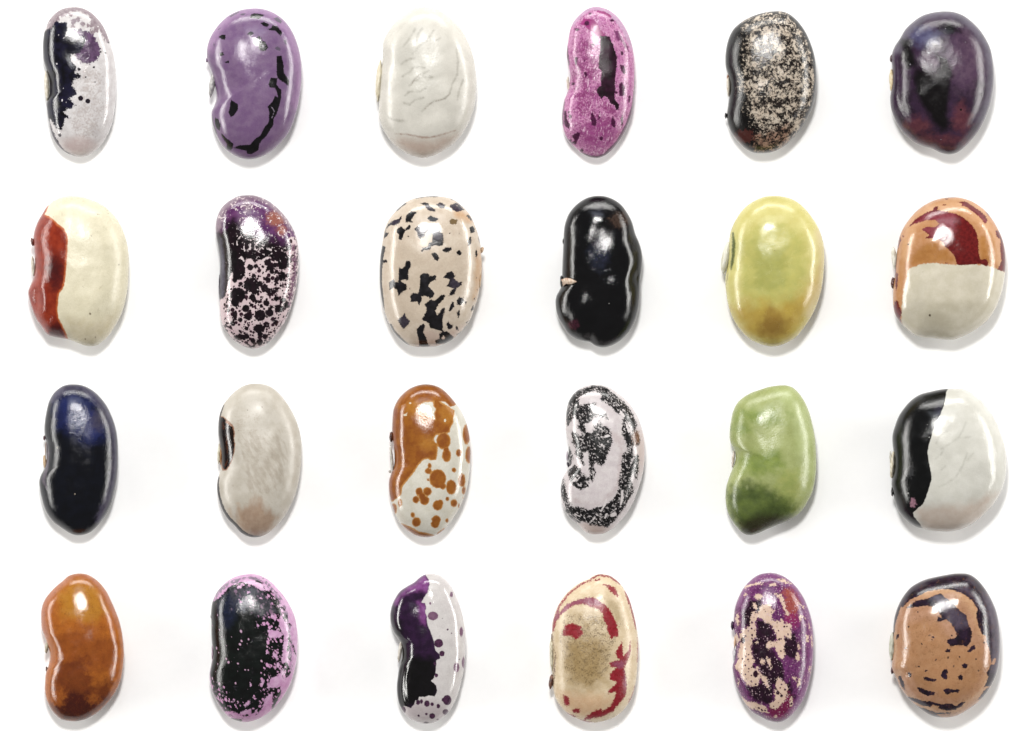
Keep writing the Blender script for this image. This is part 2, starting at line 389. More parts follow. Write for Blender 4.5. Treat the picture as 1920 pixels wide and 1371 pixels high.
bean('pink bean with a dark purple stripe and scattered purple flecks', (1000, 0),
 [(505,53),(570,65),(630,95),(690,150),(735,215),(770,290),(795,370),(808,450),(815,550),(815,650),(808,760),(800,850),(785,930),(760,1000),(725,1075),(680,1145),(630,1205),(575,1250),(515,1270),(450,1262),(395,1235),(340,1190),(290,1140),(255,1085),(235,1010),(230,930),(238,860),(250,800),(275,740),(290,680),(295,610),(287,560),(277,500),(268,450),(270,390),(280,320),(295,240),(320,180),(360,130),(410,85),(455,62)],
 ('#d496bc','#b0609a',18),
 [dict(col=('#7c2660','#9c4482',12), polys=[[(380,300),(540,380),(530,650),(560,800),(680,900),(620,1080),(480,1150),(380,1100),(340,900),(300,600),(330,400)]], clip=12, noise=[(34,15,dict(d=5,r=0.75)),(26,60)], off=-10, soft=9, op=0.9),
  dict(col=('#8c3a74','#9c4684',20), dots=[(530,1080,150,110)], noise=[(25,40)], soft=40, clip=80, op=0.75),
  dict(col='#8e4678', all=1, clip=10, noise=[(14,15),(9,7),(6,50)], off=-17, soft=3, op=0.9),
  dict(col='#ecc4dc', all=1, clip=6, noise=[(24,13,dict(st=(8,3.5),d=4,r=0.65)),(8,70)], off=-17, soft=6, op=0.75),
  dict(col='#6a1c54', all=1, clip=6, noise=[(22,14,dict(st=(14,2.2),d=3)),(10,80)], off=-24, soft=4, op=0.85),
  dict(col=('#b08cab','#c09fba',30), strokes=[([(310,190),(380,105),(460,66),(560,72),(660,140),(740,250),(790,390)],[50,46,30,40,50,46,20])], noise=[(12,20)], soft=10, op=0.8),
  dict(col=('#8d2468','#a53a80',30), polys=[[(370,195),(405,150),(480,155),(505,185),(540,240),(580,290),(530,310),(500,275),(440,240),(420,210)]], strokes=[([(520,95),(570,105),(620,135)],20)], noise=[(7,14)], soft=5),
  dict(col=('#1a0612','#35102a',70), polys=[[(535,290),(607,293),(642,370),(670,450),(670,540),(657,620),(657,740),(652,800),(687,840),(687,880),(665,892),(653,850),(618,832),(598,785),(570,775),(545,797),(508,745),(513,710),(543,690),(538,640),(550,580),(523,550),(528,450),(538,380)]], noise=[(7,14)], soft=4),
  dict(col=('#3f1032','#571a48',20), polys=[[(405,585),(425,580),(437,615),(415,622)],[(693,522),(727,528),(742,580),(730,603),(703,567)],[(688,678),(710,662),(735,700),(730,772),(688,777)],[(460,918),(475,908),(512,980),(500,1013),(468,1012)],[(623,965),(640,933),(660,985),(656,1032),(624,1006)],[(308,1090),(355,1063),(377,1070),(366,1110),(340,1162),(298,1150),(330,1130)],[(243,900),(262,888),(270,960),(296,1010),(286,1037),(248,1010)],[(333,458),(357,463),(350,517),(333,527)],[(703,413),(724,420),(720,452),(703,447)],[(765,768),(782,772),(770,832),(762,820)],[(700,960),(717,915),(722,990),(710,1033)],[(518,932),(542,950),(522,972)],[(275,1125),(310,1120),(300,1150)]], dots=[(320,675,13),(295,940,15),(283,905,9),(545,1115,16),(390,1210,14),(665,745,11),(410,490,6),(350,240,20,12),(455,112,14,9),(632,165,16,12),(480,360,12,8),(430,190,20)], noise=[(5,12)], soft=4),
  dict(col='#7a3868', polys=[[(648,245),(682,255),(722,312),(740,360),(700,330),(680,330),(663,300)],[(700,300),(760,370),(770,420),(730,380)]], noise=[(9,14)], soft=5),
  dict(col=('#4a1840','#6a3058',20), strokes=[([(395,1235),(450,1264),(515,1272),(575,1252),(680,1147),(760,1002),(800,852),(815,700),(818,560)],[20,30,34,40,36,40,20,14,6]),([(235,1000),(232,930),(245,820)],14),([(268,380),(272,450),(286,520)],[16,24,10])], noise=[(4,16)], soft=4),
 ], hil=[dict(p=(277,650,12,34,0), mat=CREAM), dict(p=(285,700,14,60,10), mat=('#c8b5a8','#e0d0c4'))], rough=0.34, relief=0.65, flat=0.36)

bean('beige bean densely speckled with fine black, solid black along its left edge', (1330, 0),
 [(560,88),(620,100),(680,140),(735,200),(780,270),(815,350),(840,430),(855,520),(860,620),(855,720),(840,810),(815,890),(775,970),(730,1040),(680,1100),(620,1160),(560,1200),(490,1225),(420,1232),(350,1225),(285,1190),(230,1135),(180,1070),(150,1000),(140,930),(148,860),(158,790),(165,720),(160,650),(145,590),(130,530),(128,460),(135,390),(155,310),(190,240),(240,190),(300,150),(370,120),(450,97),(510,90)],
 ('#d2c5b4','#c0b09e',40),
 [dict(col=('#a98468','#8d5a48',30), polys=[[(200,1020),(420,1080),(640,1000),(640,1140),(480,1240),(300,1200)]], noise=[(25,40)], soft=40, clip=60, op=0.8),
  dict(col=('#100d0c','#241c1a',30), all=1, clip=12, noise=[(14,20,dict(r=0.8,d=6)),(8,60)], off=-11, soft=3),
  dict(col='#0b0909', polys=[[(50,100),(220,150),(270,260),(290,430),(240,560),(230,700),(290,800),(330,950),(360,1080),(300,1180),(50,1200)]], clip=170, noise=[(150,24,dict(r=0.8,d=6)),(40,80)], off=22, soft=4),
  dict(col=('#060606','#0e0e10',30), polys=[[(50,250),(180,225),(215,330),(195,600),(175,900),(160,980),(150,1010),(80,900)]], clip=120, noise=[(70,24,dict(r=0.8,d=6))], off=-6, soft=4),
  dict(col='#1c1c1e', strokes=[([(640,105),(735,205),(812,345),(850,500),(862,640),(842,810),(775,975),(680,1105)],[20,44,44,40,44,40,24,10]),([(230,1135),(350,1228),(490,1232)],14),([(330,140),(450,97),(560,86)],14)], noise=[(14,16)], soft=5),
  dict(col='#5a2a24', dots=[(280,1100,90,60)], noise=[(30,20)], off=-6, soft=10, op=0.7),
 ], hil=[dict(p=(152,690,14,85,2), mat=('#b9a58c','#efe8d8')), dict(name='scar_bump', p=(132,930,10,24,0), rz=20, mat=('#1a1a1c','#38383a',20,0.3)), dict(name='scar_bump', p=(150,612,9,30,-14), rz=20, mat=('#8a5a3c','#b07a54',20,0.4))], rough=0.25, relief=1.0, lump=3)

bean('broad dark violet bean with a black heart, all purple and no pale patch', (1650, 0),
 [(540,90),(610,100),(680,130),(750,185),(810,250),(860,330),(890,400),(905,480),(915,570),(915,660),(905,740),(890,820),(865,900),(830,980),(785,1060),(730,1130),(670,1190),(610,1230),(545,1240),(480,1225),(420,1195),(350,1175),(290,1150),(230,1105),(175,1050),(130,980),(100,910),(85,850),(82,780),(92,700),(97,620),(97,540),(92,490),(97,430),(120,370),(160,310),(200,240),(260,180),(330,130),(400,105),(470,93)],
 ('#3e2842','#2a1a2c',120),
 [dict(col=('#5a5a7c','#3c3c60',60), dots=[(340,300,130,90)], noise=[(30,50)], soft=50, clip=80, off=-10, op=0.8),
  dict(col=('#584058','#6a5266',50), dots=[(680,500,150,280),(420,500,90,50)], noise=[(40,70)], soft=60, clip=90, off=-20, op=0.7),
  dict(col=('#6c3a42','#5a2c38',40), dots=[(300,1010,90,70),(650,960,70,120),(480,1130,200,50)], noise=[(30,50)], soft=45, clip=80, off=0, op=0.9),
  dict(col=('#5c5868','#6a6476',40), strokes=[([(130,400),(220,240),(340,140),(480,105),(620,120),(760,220),(860,370),(905,560),(890,760),(820,960)],60)], noise=[(14,30)], soft=40, clip=60, op=0.6),
  dict(col='#0a0609', polys=[[(300,560),(440,600),(490,520),(450,455),(520,480),(575,570),(560,700),(540,860),(545,1060),(480,1060),(400,960),(340,860),(285,740),(255,620)],[(160,310),(240,330),(290,520),(220,560),(170,480)],[(470,190),(560,190),(640,260),(560,280),(480,240)]], noise=[(18,60)], soft=34, clip=60),
  dict(col='#0a0709', dots=[(645,885,9),(870,170,3)], noise=[(3,8)], soft=3),
  dict(col='#c9c4d0', dots=[(385,428,14,6),(355,495,5),(405,523,4),(520,232,4),(238,520,5),(485,1122,5),(680,345,4),(300,290,4)], noise=[(3,6)], soft=2, op=0.6),
 ], hil=[dict(p=(97,660,24,100,4), mat=('#cbb27c','#efe2c0')), dict(name='scar_bump', p=(93,470,16,30,-5), rz=24, mat=('#3a2a30','#6a4a50',20,0.3))], rough=0.27, relief=0.9, lump=3,
 creases=[([(140,420),(150,600),(150,800),(230,960)],14,-8),([(130,880),(200,1000)],10,-8)])

bean('cream bean with a solid rust-red patch along its left side', (30, 350),
 [(420,75),(490,75),(560,90),(630,115),(700,150),(760,200),(810,260),(850,330),(880,410),(900,500),(907,600),(905,700),(898,800),(885,890),(865,970),(835,1050),(795,1120),(750,1190),(700,1240),(640,1278),(570,1280),(510,1262),(450,1237),(415,1226),(350,1215),(300,1205),(250,1185),(210,1130),(165,1070),(135,1000),(110,920),(97,850),(112,800),(138,740),(150,680),(153,600),(147,520),(142,460),(140,400),(152,340),(175,280),(210,220),(240,170),(265,145),(300,115),(360,85)],
 ('#ece4c8','#e2dabd',80),
 [dict(col=('#cfc2a0','#d8ccb0',50), polys=[[(400,1050),(620,1080),(820,1000),(760,1200),(600,1300),(430,1240)]], noise=[(20,60)], soft=50, clip=70, op=0.7),
  dict(col='#b3a98c', all=1, clip=8, noise=[(10,26,dict(st=(20,2.2)))], off=-16.5, soft=5, op=0.5),
  dict(col=('#b85a20','#c4642a',20), polys=[[(268,140),(234,226),(272,242),(312,272),(348,307),(393,337),(414,380),(424,440),(419,520),(414,600),(407,680),(399,760),(384,822),(352,860),(344,920),(339,1000),(349,1060),(374,1110),(404,1170),(422,1232),(300,1280),(60,1200),(20,900),(60,400),(200,130)]], noise=[(4,24)], soft=4),
  dict(col=('#9c3418','#84240f',60), polys=[[(260,140),(224,232),(266,255),(304,284),(338,319),(382,350),(401,386),(411,440),(406,520),(401,600),(394,680),(386,755),(371,815),(338,858),(330,920),(326,1000),(336,1062),(361,1114),(391,1174),(405,1232),(300,1280),(60,1200),(20,900),(60,400),(190,130)]], noise=[(5,20)], soft=8),
  dict(col=('#5a1410','#481010',40), dots=[(320,690,70,150),(330,1160,70,70)], within=3, noise=[(15,40)], soft=40, clip=70),
  dict(col=('#8c3c38','#a4544a',30), strokes=[([(245,165),(180,270),(150,400),(165,600),(160,760),(120,850),(150,1000),(240,1170)],30)], within=3, noise=[(8,30)], soft=16, op=0.6),
  dict(col='#6a5a44', dots=[(600,1022,9),(735,190,5),(670,225,7,4),(610,398,5),(830,628,6),(545,810,7,4),(640,1210,6),(560,1225,7),(305,245,4),(742,217,5),(655,222,4),(540,800,4)], noise=[(3,8)], soft=3, op=0.85),
 ], hil=[dict(p=(137,640,16,80,4), mat=('#b8ad98','#e6e0d2')), dict(name='scar_bump', p=(132,445,15,34,10), rz=28, mat=('#4a2420','#7a4038',20,0.3))], rough=0.5, relief=0.9, grain=0.04, gloss=(3,0.16), lump=5,
 dents=[(165,905,36,85,-34),(215,1000,40,80,10)], creases=[([(150,620),(190,740),(240,860),(250,1000)],14,8),([(185,580),(190,720)],8,-5)])

bean('narrow pale pink bean covered in round dark plum dots that merge into a plum top', (360, 350),
 [(430,68),(500,70),(570,92),(630,125),(690,175),(745,235),(790,300),(825,370),(848,450),(857,540),(857,640),(848,740),(832,830),(810,920),(785,1000),(750,1080),(705,1150),(655,1215),(600,1265),(540,1295),(480,1302),(420,1285),(365,1255),(310,1210),(265,1150),(235,1080),(225,1000),(222,920),(215,850),(217,770),(222,690),(225,620),(220,550),(210,480),(195,400),(190,320),(200,250),(225,190),(265,140),(320,100),(375,75)],
 ('#dfccce','#d6bcc2',50),
 [dict(col=('#7c6074','#94788a',30), all=1, clip=4, noise=[(40,44,dict(v=1))], off=2, soft=3, op=0.0),
  dict(col=('#241019','#38192a',40), polys=[[(260,900),(640,560),(780,400),(900,380),(900,1300),(240,1300)]], clip=14, noise=[(52,36,dict(v=1))], off=-13, soft=3),
  dict(col=('#1b0b14','#301424',40), polys=[[(260,850),(640,540),(780,400),(900,380),(900,1300),(240,1300)]], clip=10, noise=[(34,22,dict(v=1))], off=-10, soft=2.5),
  dict(col=('#0c050a','#1c0b16',60), polys=[[(150,50),(800,50),(870,420),(800,400),(760,430),(700,560),(600,570),(560,590),(440,580),(420,640),(430,720),(330,740),(320,690),(290,780),(270,880),(225,910),(180,900)]], dots=[(370,870,62,58),(350,930,36),(480,790,62,60),(510,830,36),(380,680,52,70),(630,845,30),(585,815,32),(490,890,28),(550,1035,46),(625,1015,32),(455,1040,32),(540,1140,48,34),(435,980,30),(700,560,70,40),(725,720,32,40),(735,600,46,70),(755,480,44),(470,650,26),(515,640,20),(665,632,20),(645,685,20),(500,715,18),(600,935,26),(680,900,22),(735,910,20),(760,950,22,30),(700,980,32),(670,1090,20),(600,1110,25),(390,1210,50,24),(490,1240,20),(545,1245,26),(590,1205,22),(440,1205,24),(440,1140,18),(550,1185,22),(345,1040,22,40),(390,1070,18),(330,1100,22),(630,650,30,26),(610,610,30),(680,760,18,34),(440,850,15),(550,780,22),(610,745,24,18),(675,830,22),(680,690,14),(560,960,16),(480,950,14),(520,925,12),(545,925,10),(640,970,16),(720,640,26),(510,590,18),(395,780,18),(345,750,22)], hdots=[], noise=[(7,14)], soft=3),
  dict(col=('#55285a','#6c3c6c',50), within=3, polys=[[(150,50),(800,50),(900,420),(780,470),(680,420),(560,400),(420,330),(330,230),(230,360),(150,350)]], noise=[(30,60)], soft=50, clip=70),  # purple where the highlight falls, painted over the dark top
  dict(col=('#9a5a4a','#a86c58',30), within=3, dots=[(680,255,80,60),(720,350,40)], noise=[(16,24)], soft=26, clip=40, op=0.9),
  dict(col=('#9c8894','#8c7886',30), within=3, strokes=[([(205,330),(240,180),(340,95),(470,75),(600,110),(720,210),(800,330)],[60,70,60,44,50,50,40]),([(440,110),(450,190)],60)], noise=[(14,24)], soft=22, clip=40, op=0.85),
  dict(col='#e2d2d4', polys=[[(150,60),(640,60),(860,330),(860,470),(690,560),(560,600),(420,520),(380,420),(380,200),(240,300),(190,280)]], clip=4, noise=[(60,36,dict(e=1)),(16,34),(7,12)], off=-10.5, soft=3),
  dict(col=('#55505f','#6c6878',30), strokes=[([(235,420),(245,600),(250,750),(245,880)],[20,40,40,30])], noise=[(8,30)], soft=16, op=0.7),
  dict(col='#e2d2d4', strokes=[([(380,580),(400,570),(420,600)],[6,18,8]),([(365,470),(365,440),(400,390)],8),([(445,520),(470,500),(470,460)],[10,16,8]),([(540,510),(560,490),(575,500)],8),([(520,460),(575,410),(580,400)],[12,14,6]),([(640,510),(620,500)],14),([(325,700),(320,730)],16)], noise=[(5,12)], soft=3),
  dict(col=('#6a4458','#84607a',20), strokes=[([(815,480),(830,640),(815,800),(780,940)],50)], clip=16, noise=[(30,26,dict(v=1))], off=-7, soft=4),
 ], hil=[dict(p=(219,800,6,90,0), mat=('#4a4450','#6a6470',20,0.35))], rough=0.24, relief=0.5)

bean('wide pale beige bean with angular black flecks and its scar on the right', (690, 350),
 [(500,76),(570,78),(640,88),(700,112),(760,160),(810,215),(850,290),(880,370),(900,450),(910,550),(914,650),(905,740),(895,820),(880,900),(855,970),(830,1050),(795,1110),(745,1170),(690,1220),(620,1260),(550,1282),(480,1288),(400,1288),(330,1275),(270,1235),(215,1180),(175,1110),(145,1040),(122,970),(105,880),(95,790),(93,690),(97,590),(108,500),(120,420),(135,340),(165,270),(210,210),(265,155),(330,110),(400,88)],
 ('#dccdbb','#d0bfac',60),
 [dict(col=('#c8b7a2','#bfae9a',20), polys=[[(200,400),(560,560),(760,500),(800,800),(500,1000),(300,1150),(200,900)]], noise=[(25,60),(10,12)], soft=40, clip=60, op=0.6),
  dict(col=('#c89a6c','#d2ac84',40), strokes=[([(900,520),(890,680),(880,820),(850,900)],[40,60,40,20]),([(720,220),(820,260)],60)], noise=[(10,40)], soft=30, clip=50, op=0.8),
  dict(col='#d2b6aa', polys=[[(440,1140),(620,1180),(760,1120),(640,1300),(380,1300)]], noise=[(10,40)], soft=30, op=0.6),
  dict(col=('#0a090b','#1e1c22',60), polys=[
   [(418,135),(460,126),(480,135),(500,160),(545,185),(535,200),(495,195),(470,180),(460,155)],[(548,148),(580,126),(625,150),(615,172),(580,170)],[(652,155),(690,140),(720,160),(760,170),(775,185),(740,200),(710,205),(680,185)],[(680,135),(715,130),(760,165),(735,165)],
   [(345,200),(395,205),(370,235),(350,270),(362,292),(330,285),(305,292),(298,260),(315,225)],[(160,310),(195,275),(240,265),(270,235),(272,260),(245,300),(215,312),(175,312)],[(128,385),(160,300),(185,305),(150,340),(140,365),(165,372),(160,395),(130,418)],
   [(235,340),(265,322),(300,345),(330,308),(348,322),(340,345),(300,355),(285,395),(270,430),(245,425),(250,385),(232,370)],[(372,345),(395,318),(430,325),(465,305),(492,315),(490,350),(465,370),(455,400),(425,422),(400,405),(395,370)],[(475,255),(500,235),(525,245),(565,260),(545,285),(500,278)],[(655,275),(675,258),(718,270),(710,300),(680,306),(660,300)],
   [(545,325),(570,330),(575,360),(605,385),(607,440),(600,475),(570,480),(545,470),(515,480),(495,510),(450,515),(435,530),(425,515),(445,490),(480,485),(490,455),(515,450),(520,400),(512,375),(535,360)],[(595,505),(625,490),(672,487),(675,510),(640,530),(605,525)],[(507,545),(530,528),(560,545),(576,580),(555,600),(535,585)],[(712,525),(735,508),(755,535),(740,556),(718,548)],[(815,330),(840,315),(858,340),(855,370),(825,375)],[(805,420),(825,403),(836,440),(820,470),(802,485)],[(860,530),(872,505),(880,540),(870,580)],[(790,235),(805,222),(845,275),(830,275)],
   [(305,598),(340,592),(346,640),(325,680),(325,762),(290,745),(268,750),(262,765),(310,785),(315,825),(280,845),(245,880),(235,830),(205,810),(175,835),(168,775),(205,738),(215,765),(245,770),(250,650),(275,660),(300,640)],
   [(415,715),(450,695),(485,700),(495,720),(550,712),(545,750),(500,770),(485,800),(520,840),(540,860),(510,900),(465,880),(430,885),(430,920),(415,955),(395,925),(345,930),(340,870),(375,855),(400,860),(415,830),(420,765)],
   [(605,735),(640,690),(675,682),(700,720),(690,740),(730,770),(755,765),(755,790),(715,815),(690,870),(650,882),(660,845),(690,820),(630,800),(650,770),(660,745)],
   [(455,945),(500,910),(540,915),(590,868),(620,870),(610,905),(570,945),(540,1000),(560,1035),(590,985),(615,970),(620,1000),(600,1050),(600,1110),(600,1165),(550,1150),(500,1135),(485,1095),(430,1070),(460,1020),(475,985)],[(715,915),(735,887),(765,895),(775,920),(745,955),(715,950)],[(655,970),(675,925),(692,925),(690,970),(660,1005),(648,995)],[(712,1015),(735,988),(740,1030),(725,1060)],[(632,1100),(645,1080),(655,1105),(685,1110),(670,1145),(645,1150)],[(700,1120),(715,1118),(728,1155),(712,1155)],
   [(390,1150),(415,1120),(445,1102),(460,1115),(445,1175),(470,1215),(475,1245),(500,1290),(410,1285),(405,1220)],[(535,1235),(575,1220),(570,1185),(600,1160),(640,1165),(690,1210),(680,1230),(620,1260),(550,1265)],[(710,1190),(760,1155),(790,1110),(795,1125),(740,1190)],[(785,1095),(805,1075),(798,1105)],
   [(240,1072),(280,1040),(295,1018),(305,1045),(340,1085),(290,1147),(265,1120)],[(825,985),(845,955),(850,985),(830,1005)],[(848,900),(862,890),(858,918)]],
   strokes=[([(125,490),(110,570),(100,680),(98,780),(110,900),(125,990)],[30,30,28,30,30,14]),([(95,600),(145,600)],24),([(180,1110),(200,1160),(260,1225),(330,1280)],[20,30,30,14]),([(385,90),(460,78),(560,76)],14),([(235,190),(270,155),(300,138)],14),([(665,95),(730,120),(790,180)],[10,20,12]),([(890,420),(905,450)],14)],
   holes=[[(590,1215),(610,1195),(620,1220),(600,1228)]], dots=[(658,376,6),(735,382,5),(325,400,6),(340,820,5),(785,930,7,12),(872,735,4),(878,830,6)], noise=[(6,14),(4,7)], soft=3),
  dict(col=('#4c4450','#3a3240',20), within=3, dots=[(710,170,60,40),(500,170,50,30),(220,285,50,30),(290,1080,60),(440,360,50),(700,780,40,50),(560,400,40),(600,150,50)], noise=[(10,20)], soft=16, op=0.7),
  dict(col='#7a6444', within=3, dots=[(688,282,34)], noise=[(8,12)], soft=8),
 ], hil=[dict(p=(902,690,12,130,-2), mat=('#b88a58','#e8d2b4')), dict(name='scar_bump', p=(912,512,16,28,-25), rz=24, mat=('#9c7a58','#c6a684',20,0.45))], rough=0.3, relief=0.5)

bean('glossy solid black bean with a torn beige nick at its waist', (1000, 350),
 [(510,73),(580,78),(650,105),(710,150),(760,220),(795,290),(820,380),(850,450),(870,520),(877,590),(870,670),(858,740),(858,820),(855,900),(845,980),(820,1070),(780,1150),(730,1210),(680,1250),(620,1280),(560,1292),(500,1280),(455,1250),(400,1240),(340,1220),(280,1180),(240,1120),(205,1060),(183,990),(178,920),(188,872),(210,832),(228,795),(234,755),(231,705),(234,600),(238,520),(241,440),(246,350),(260,280),(290,210),(340,150),(400,105),(455,82)],
 ('#07070a','#0b0b0e',80),
 [dict(col=('#2a2e44','#3a3e58',40), dots=[(530,560,100,130),(510,210,60,50)], noise=[(30,50)], soft=40, clip=60, off=-20, op=0.35),  # bluish window reflections painted onto the black
  dict(col=('#4c3a30','#3a2c26',20), dots=[(690,270,80,70)], noise=[(30,30)], soft=30, clip=50, off=-8, op=0.8),
  dict(col=('#4b2030','#351522',20), polys=[[(275,1110),(300,1070),(345,1065),(375,1120),(340,1155),(285,1140)]], noise=[(10,24)], soft=10, op=0.9),
  dict(col='#8a8a84', dots=[(308,377,4),(608,940,5),(575,535,3)], noise=[(2,6)], soft=2),
 ], chip=True, hil=[dict(name='scar_bump', p=(228,775,14,60,5), rz=40, mat=('#0a0a0c','#1c1a1c',20,0.3)), dict(name='scar_bump', p=(242,440,9,24,0), rz=20, mat=('#0a0a0c','#1c1a1c',20,0.3))], rough=0.16, relief=0.8, lump=8,
 dents=[(760,560,60,90,16),(840,740,50,60,-26),(810,470,40,50,-12),(460,1240,50,60,-24),(235,1000,30,60,8),(520,330,200,30,-8)], creases=[([(205,930),(225,1020),(240,1080)],8,7)])

bean('yellow-green bean with a dark green line beside its scar and a brown foot', (1330, 350),
 [(510,74),(580,78),(650,95),(715,130),(775,185),(830,255),(875,330),(905,410),(922,500),(925,600),(918,700),(905,800),(880,900),(850,980),(810,1060),(755,1140),(700,1205),(640,1245),(570,1275),(500,1285),(440,1275),(370,1250),(300,1205),(240,1140),(195,1070),(165,1000),(145,920),(135,850),(128,790),(130,720),(145,640),(152,560),(158,480),(163,410),(175,350),(205,280),(245,215),(295,160),(360,115),(435,83)],
 ('#dad287','#d2c878',90),
 [dict(col=('#bcba64','#c4be66',50), polys=[[(230,420),(500,250),(760,420),(780,800),(640,1000),(360,1000),(240,800)]], noise=[(50,80,dict(st=(60,2))),(16,24)], soft=60, clip=90, op=0.85),
  dict(col=('#8f9444','#9ca04c',30), polys=[[(330,420),(620,480),(640,820),(480,880),(330,800)]], noise=[(40,70,dict(st=(70,2.5)))], off=-24, soft=50, clip=80, op=0.5),
  dict(col=('#c2a038','#b89430',60), polys=[[(160,980),(300,900),(520,930),(700,880),(900,600),(920,850),(700,1220),(500,1300),(280,1200)]], noise=[(45,110)], soft=90, clip=120, off=-20, op=0.8),
  dict(col='#dcc9a0', strokes=[([(880,380),(905,560),(890,760),(800,1020)],70)], noise=[(10,40)], soft=40, clip=60, op=0.6),
  dict(col=('#7a5216','#865e20',40), polys=[[(480,960),(560,1010),(640,1080),(600,1180),(500,1240),(400,1200),(390,1120),(420,1040)]], noise=[(30,60)], soft=60, clip=80, off=-10, op=0.68),  # brown stain, with some of the foot's shading painted in
  dict(col=('#3d4c20','#55642e',16), strokes=[([(188,375),(195,450),(190,550),(178,630),(172,670)],[16,26,26,20,8])], noise=[(5,20)], soft=8, op=0.9),
  dict(col='#5c4a34', dots=[(520,512,4)], strokes=[([(150,690),(140,750),(130,790)],4),([(172,350),(180,330)],10)], noise=[(3,10)], soft=3, op=0.8),
 ], hil=[dict(p=(131,570,34,130,-10), mat=('#d8d4ba','#efeee2',40,0.35), g=0.1, r=0.02)], rough=0.42, relief=0.35, grain=0.04)

bean('two-tone bean, tan and dark red above and greyish cream below', (1660, 350),
 [(550,84),(620,92),(690,115),(750,150),(810,200),(865,270),(905,340),(940,420),(960,510),(967,600),(962,690),(948,790),(925,880),(890,970),(840,1050),(780,1110),(700,1165),(620,1205),(540,1230),(460,1228),(380,1218),(300,1213),(230,1190),(170,1140),(120,1090),(80,1030),(62,950),(59,870),(64,790),(74,720),(79,640),(88,560),(100,470),(115,400),(145,330),(185,270),(240,205),(310,150),(390,110),(470,90)],
 ('#dcd4c0','#d2cab4',90),
 [dict(col='#b0a890', dots=[(520,960,240,60),(400,1060,160,90)], noise=[(30,80)], soft=60, clip=80, off=-20, op=0.5),
  dict(col=('#c8946a','#be8656',50), polys=[[(60,1060),(130,1110),(128,960),(150,780),(190,660),(260,632),(340,612),(410,616),(480,622),(560,632),(690,624),(800,636),(880,656),(980,696),(1000,300),(700,40),(300,60),(60,400)]], noise=[(8,40),(6,14)], soft=6),
  dict(col=('#dcae84','#d6a67a',40), within=1, polys=[[(120,560),(180,300),(340,150),(560,90),(760,180),(880,400),(930,640),(870,600),(800,350),(640,200),(420,180),(250,320),(180,600)]], noise=[(15,50)], soft=40, clip=60, op=0.8),
  dict(col=('#a86e30','#b47c3e',40), within=1, polys=[[(180,640),(240,520),(360,440),(460,480),(560,600),(400,612)],[(740,420),(820,360),(870,440),(860,640),(760,600)]], noise=[(12,50)], soft=30, clip=50, op=0.85),
  dict(col=('#5c0f12','#741a1a',24), polys=[[(183,325),(240,260),(330,208),(380,190),(390,165),(420,158),(415,188),(560,218),(620,248),(640,265),(692,310),(727,370),(742,440),(742,530),(757,590),(808,583),(822,610),(812,642),(760,622),(700,627),(620,632),(570,632),(558,590),(538,540),(478,490),(453,445),(400,415),(308,420),(350,392),(288,345),(330,323),(390,330),(432,300),(392,270),(330,270),(240,297)],[(578,126),(640,118),(682,145),(742,185),(802,235),(817,272),(800,302),(758,250),(700,206),(650,166),(608,156),(615,138)],[(884,348),(912,360),(942,430),(968,520),(975,690),(893,668),(930,600),(918,500),(925,430),(888,400)],[(795,180),(830,215),(855,258),(835,240),(810,215)],[(475,612),(505,615),(500,624),(480,622)],[(470,95),(505,98),(490,106)],[(455,150),(488,143),(470,155)],[(85,690),(100,700),(95,800),(85,835),(78,780)],[(75,920),(95,915),(115,970),(130,1010),(118,1060),(140,1110),(90,1060),(65,970)],[(135,395),(148,398),(142,415),(135,410)],[(120,400),(125,430),(100,500),(98,470)]], strokes=[([(800,170),(870,270),(915,350)],[8,12,12]),([(88,560),(75,690),(70,740)],[6,18,10]),([(500,88),(560,84)],8)], noise=[(6,14),(4,7)], soft=3),
  dict(col=('#8c3c4a','#9c4c58',24), within=4, polys=[[(180,330),(330,200),(560,210),(540,400),(400,420),(290,345)],[(570,120),(830,280),(800,310)]], noise=[(20,30)], soft=30, clip=50, op=0.7),
  dict(col='#4a3a2a', dots=[(352,1035,9),(295,688,4),(182,465,7),(465,578,5)], noise=[(3,8)], soft=3),
 ], hil=[dict(p=(72,575,24,92,6), mat=('#d0ccb8','#efece0',20,0.45)), dict(name='scar_bump', p=(62,775,20,46,0), rz=36, mat=('#3a1010','#5c2018',24,0.25))], rough=0.24, relief=0.45, grain=0.05,
 dents=[(400,1190,130,40,-10),(350,440,60,70,8)])
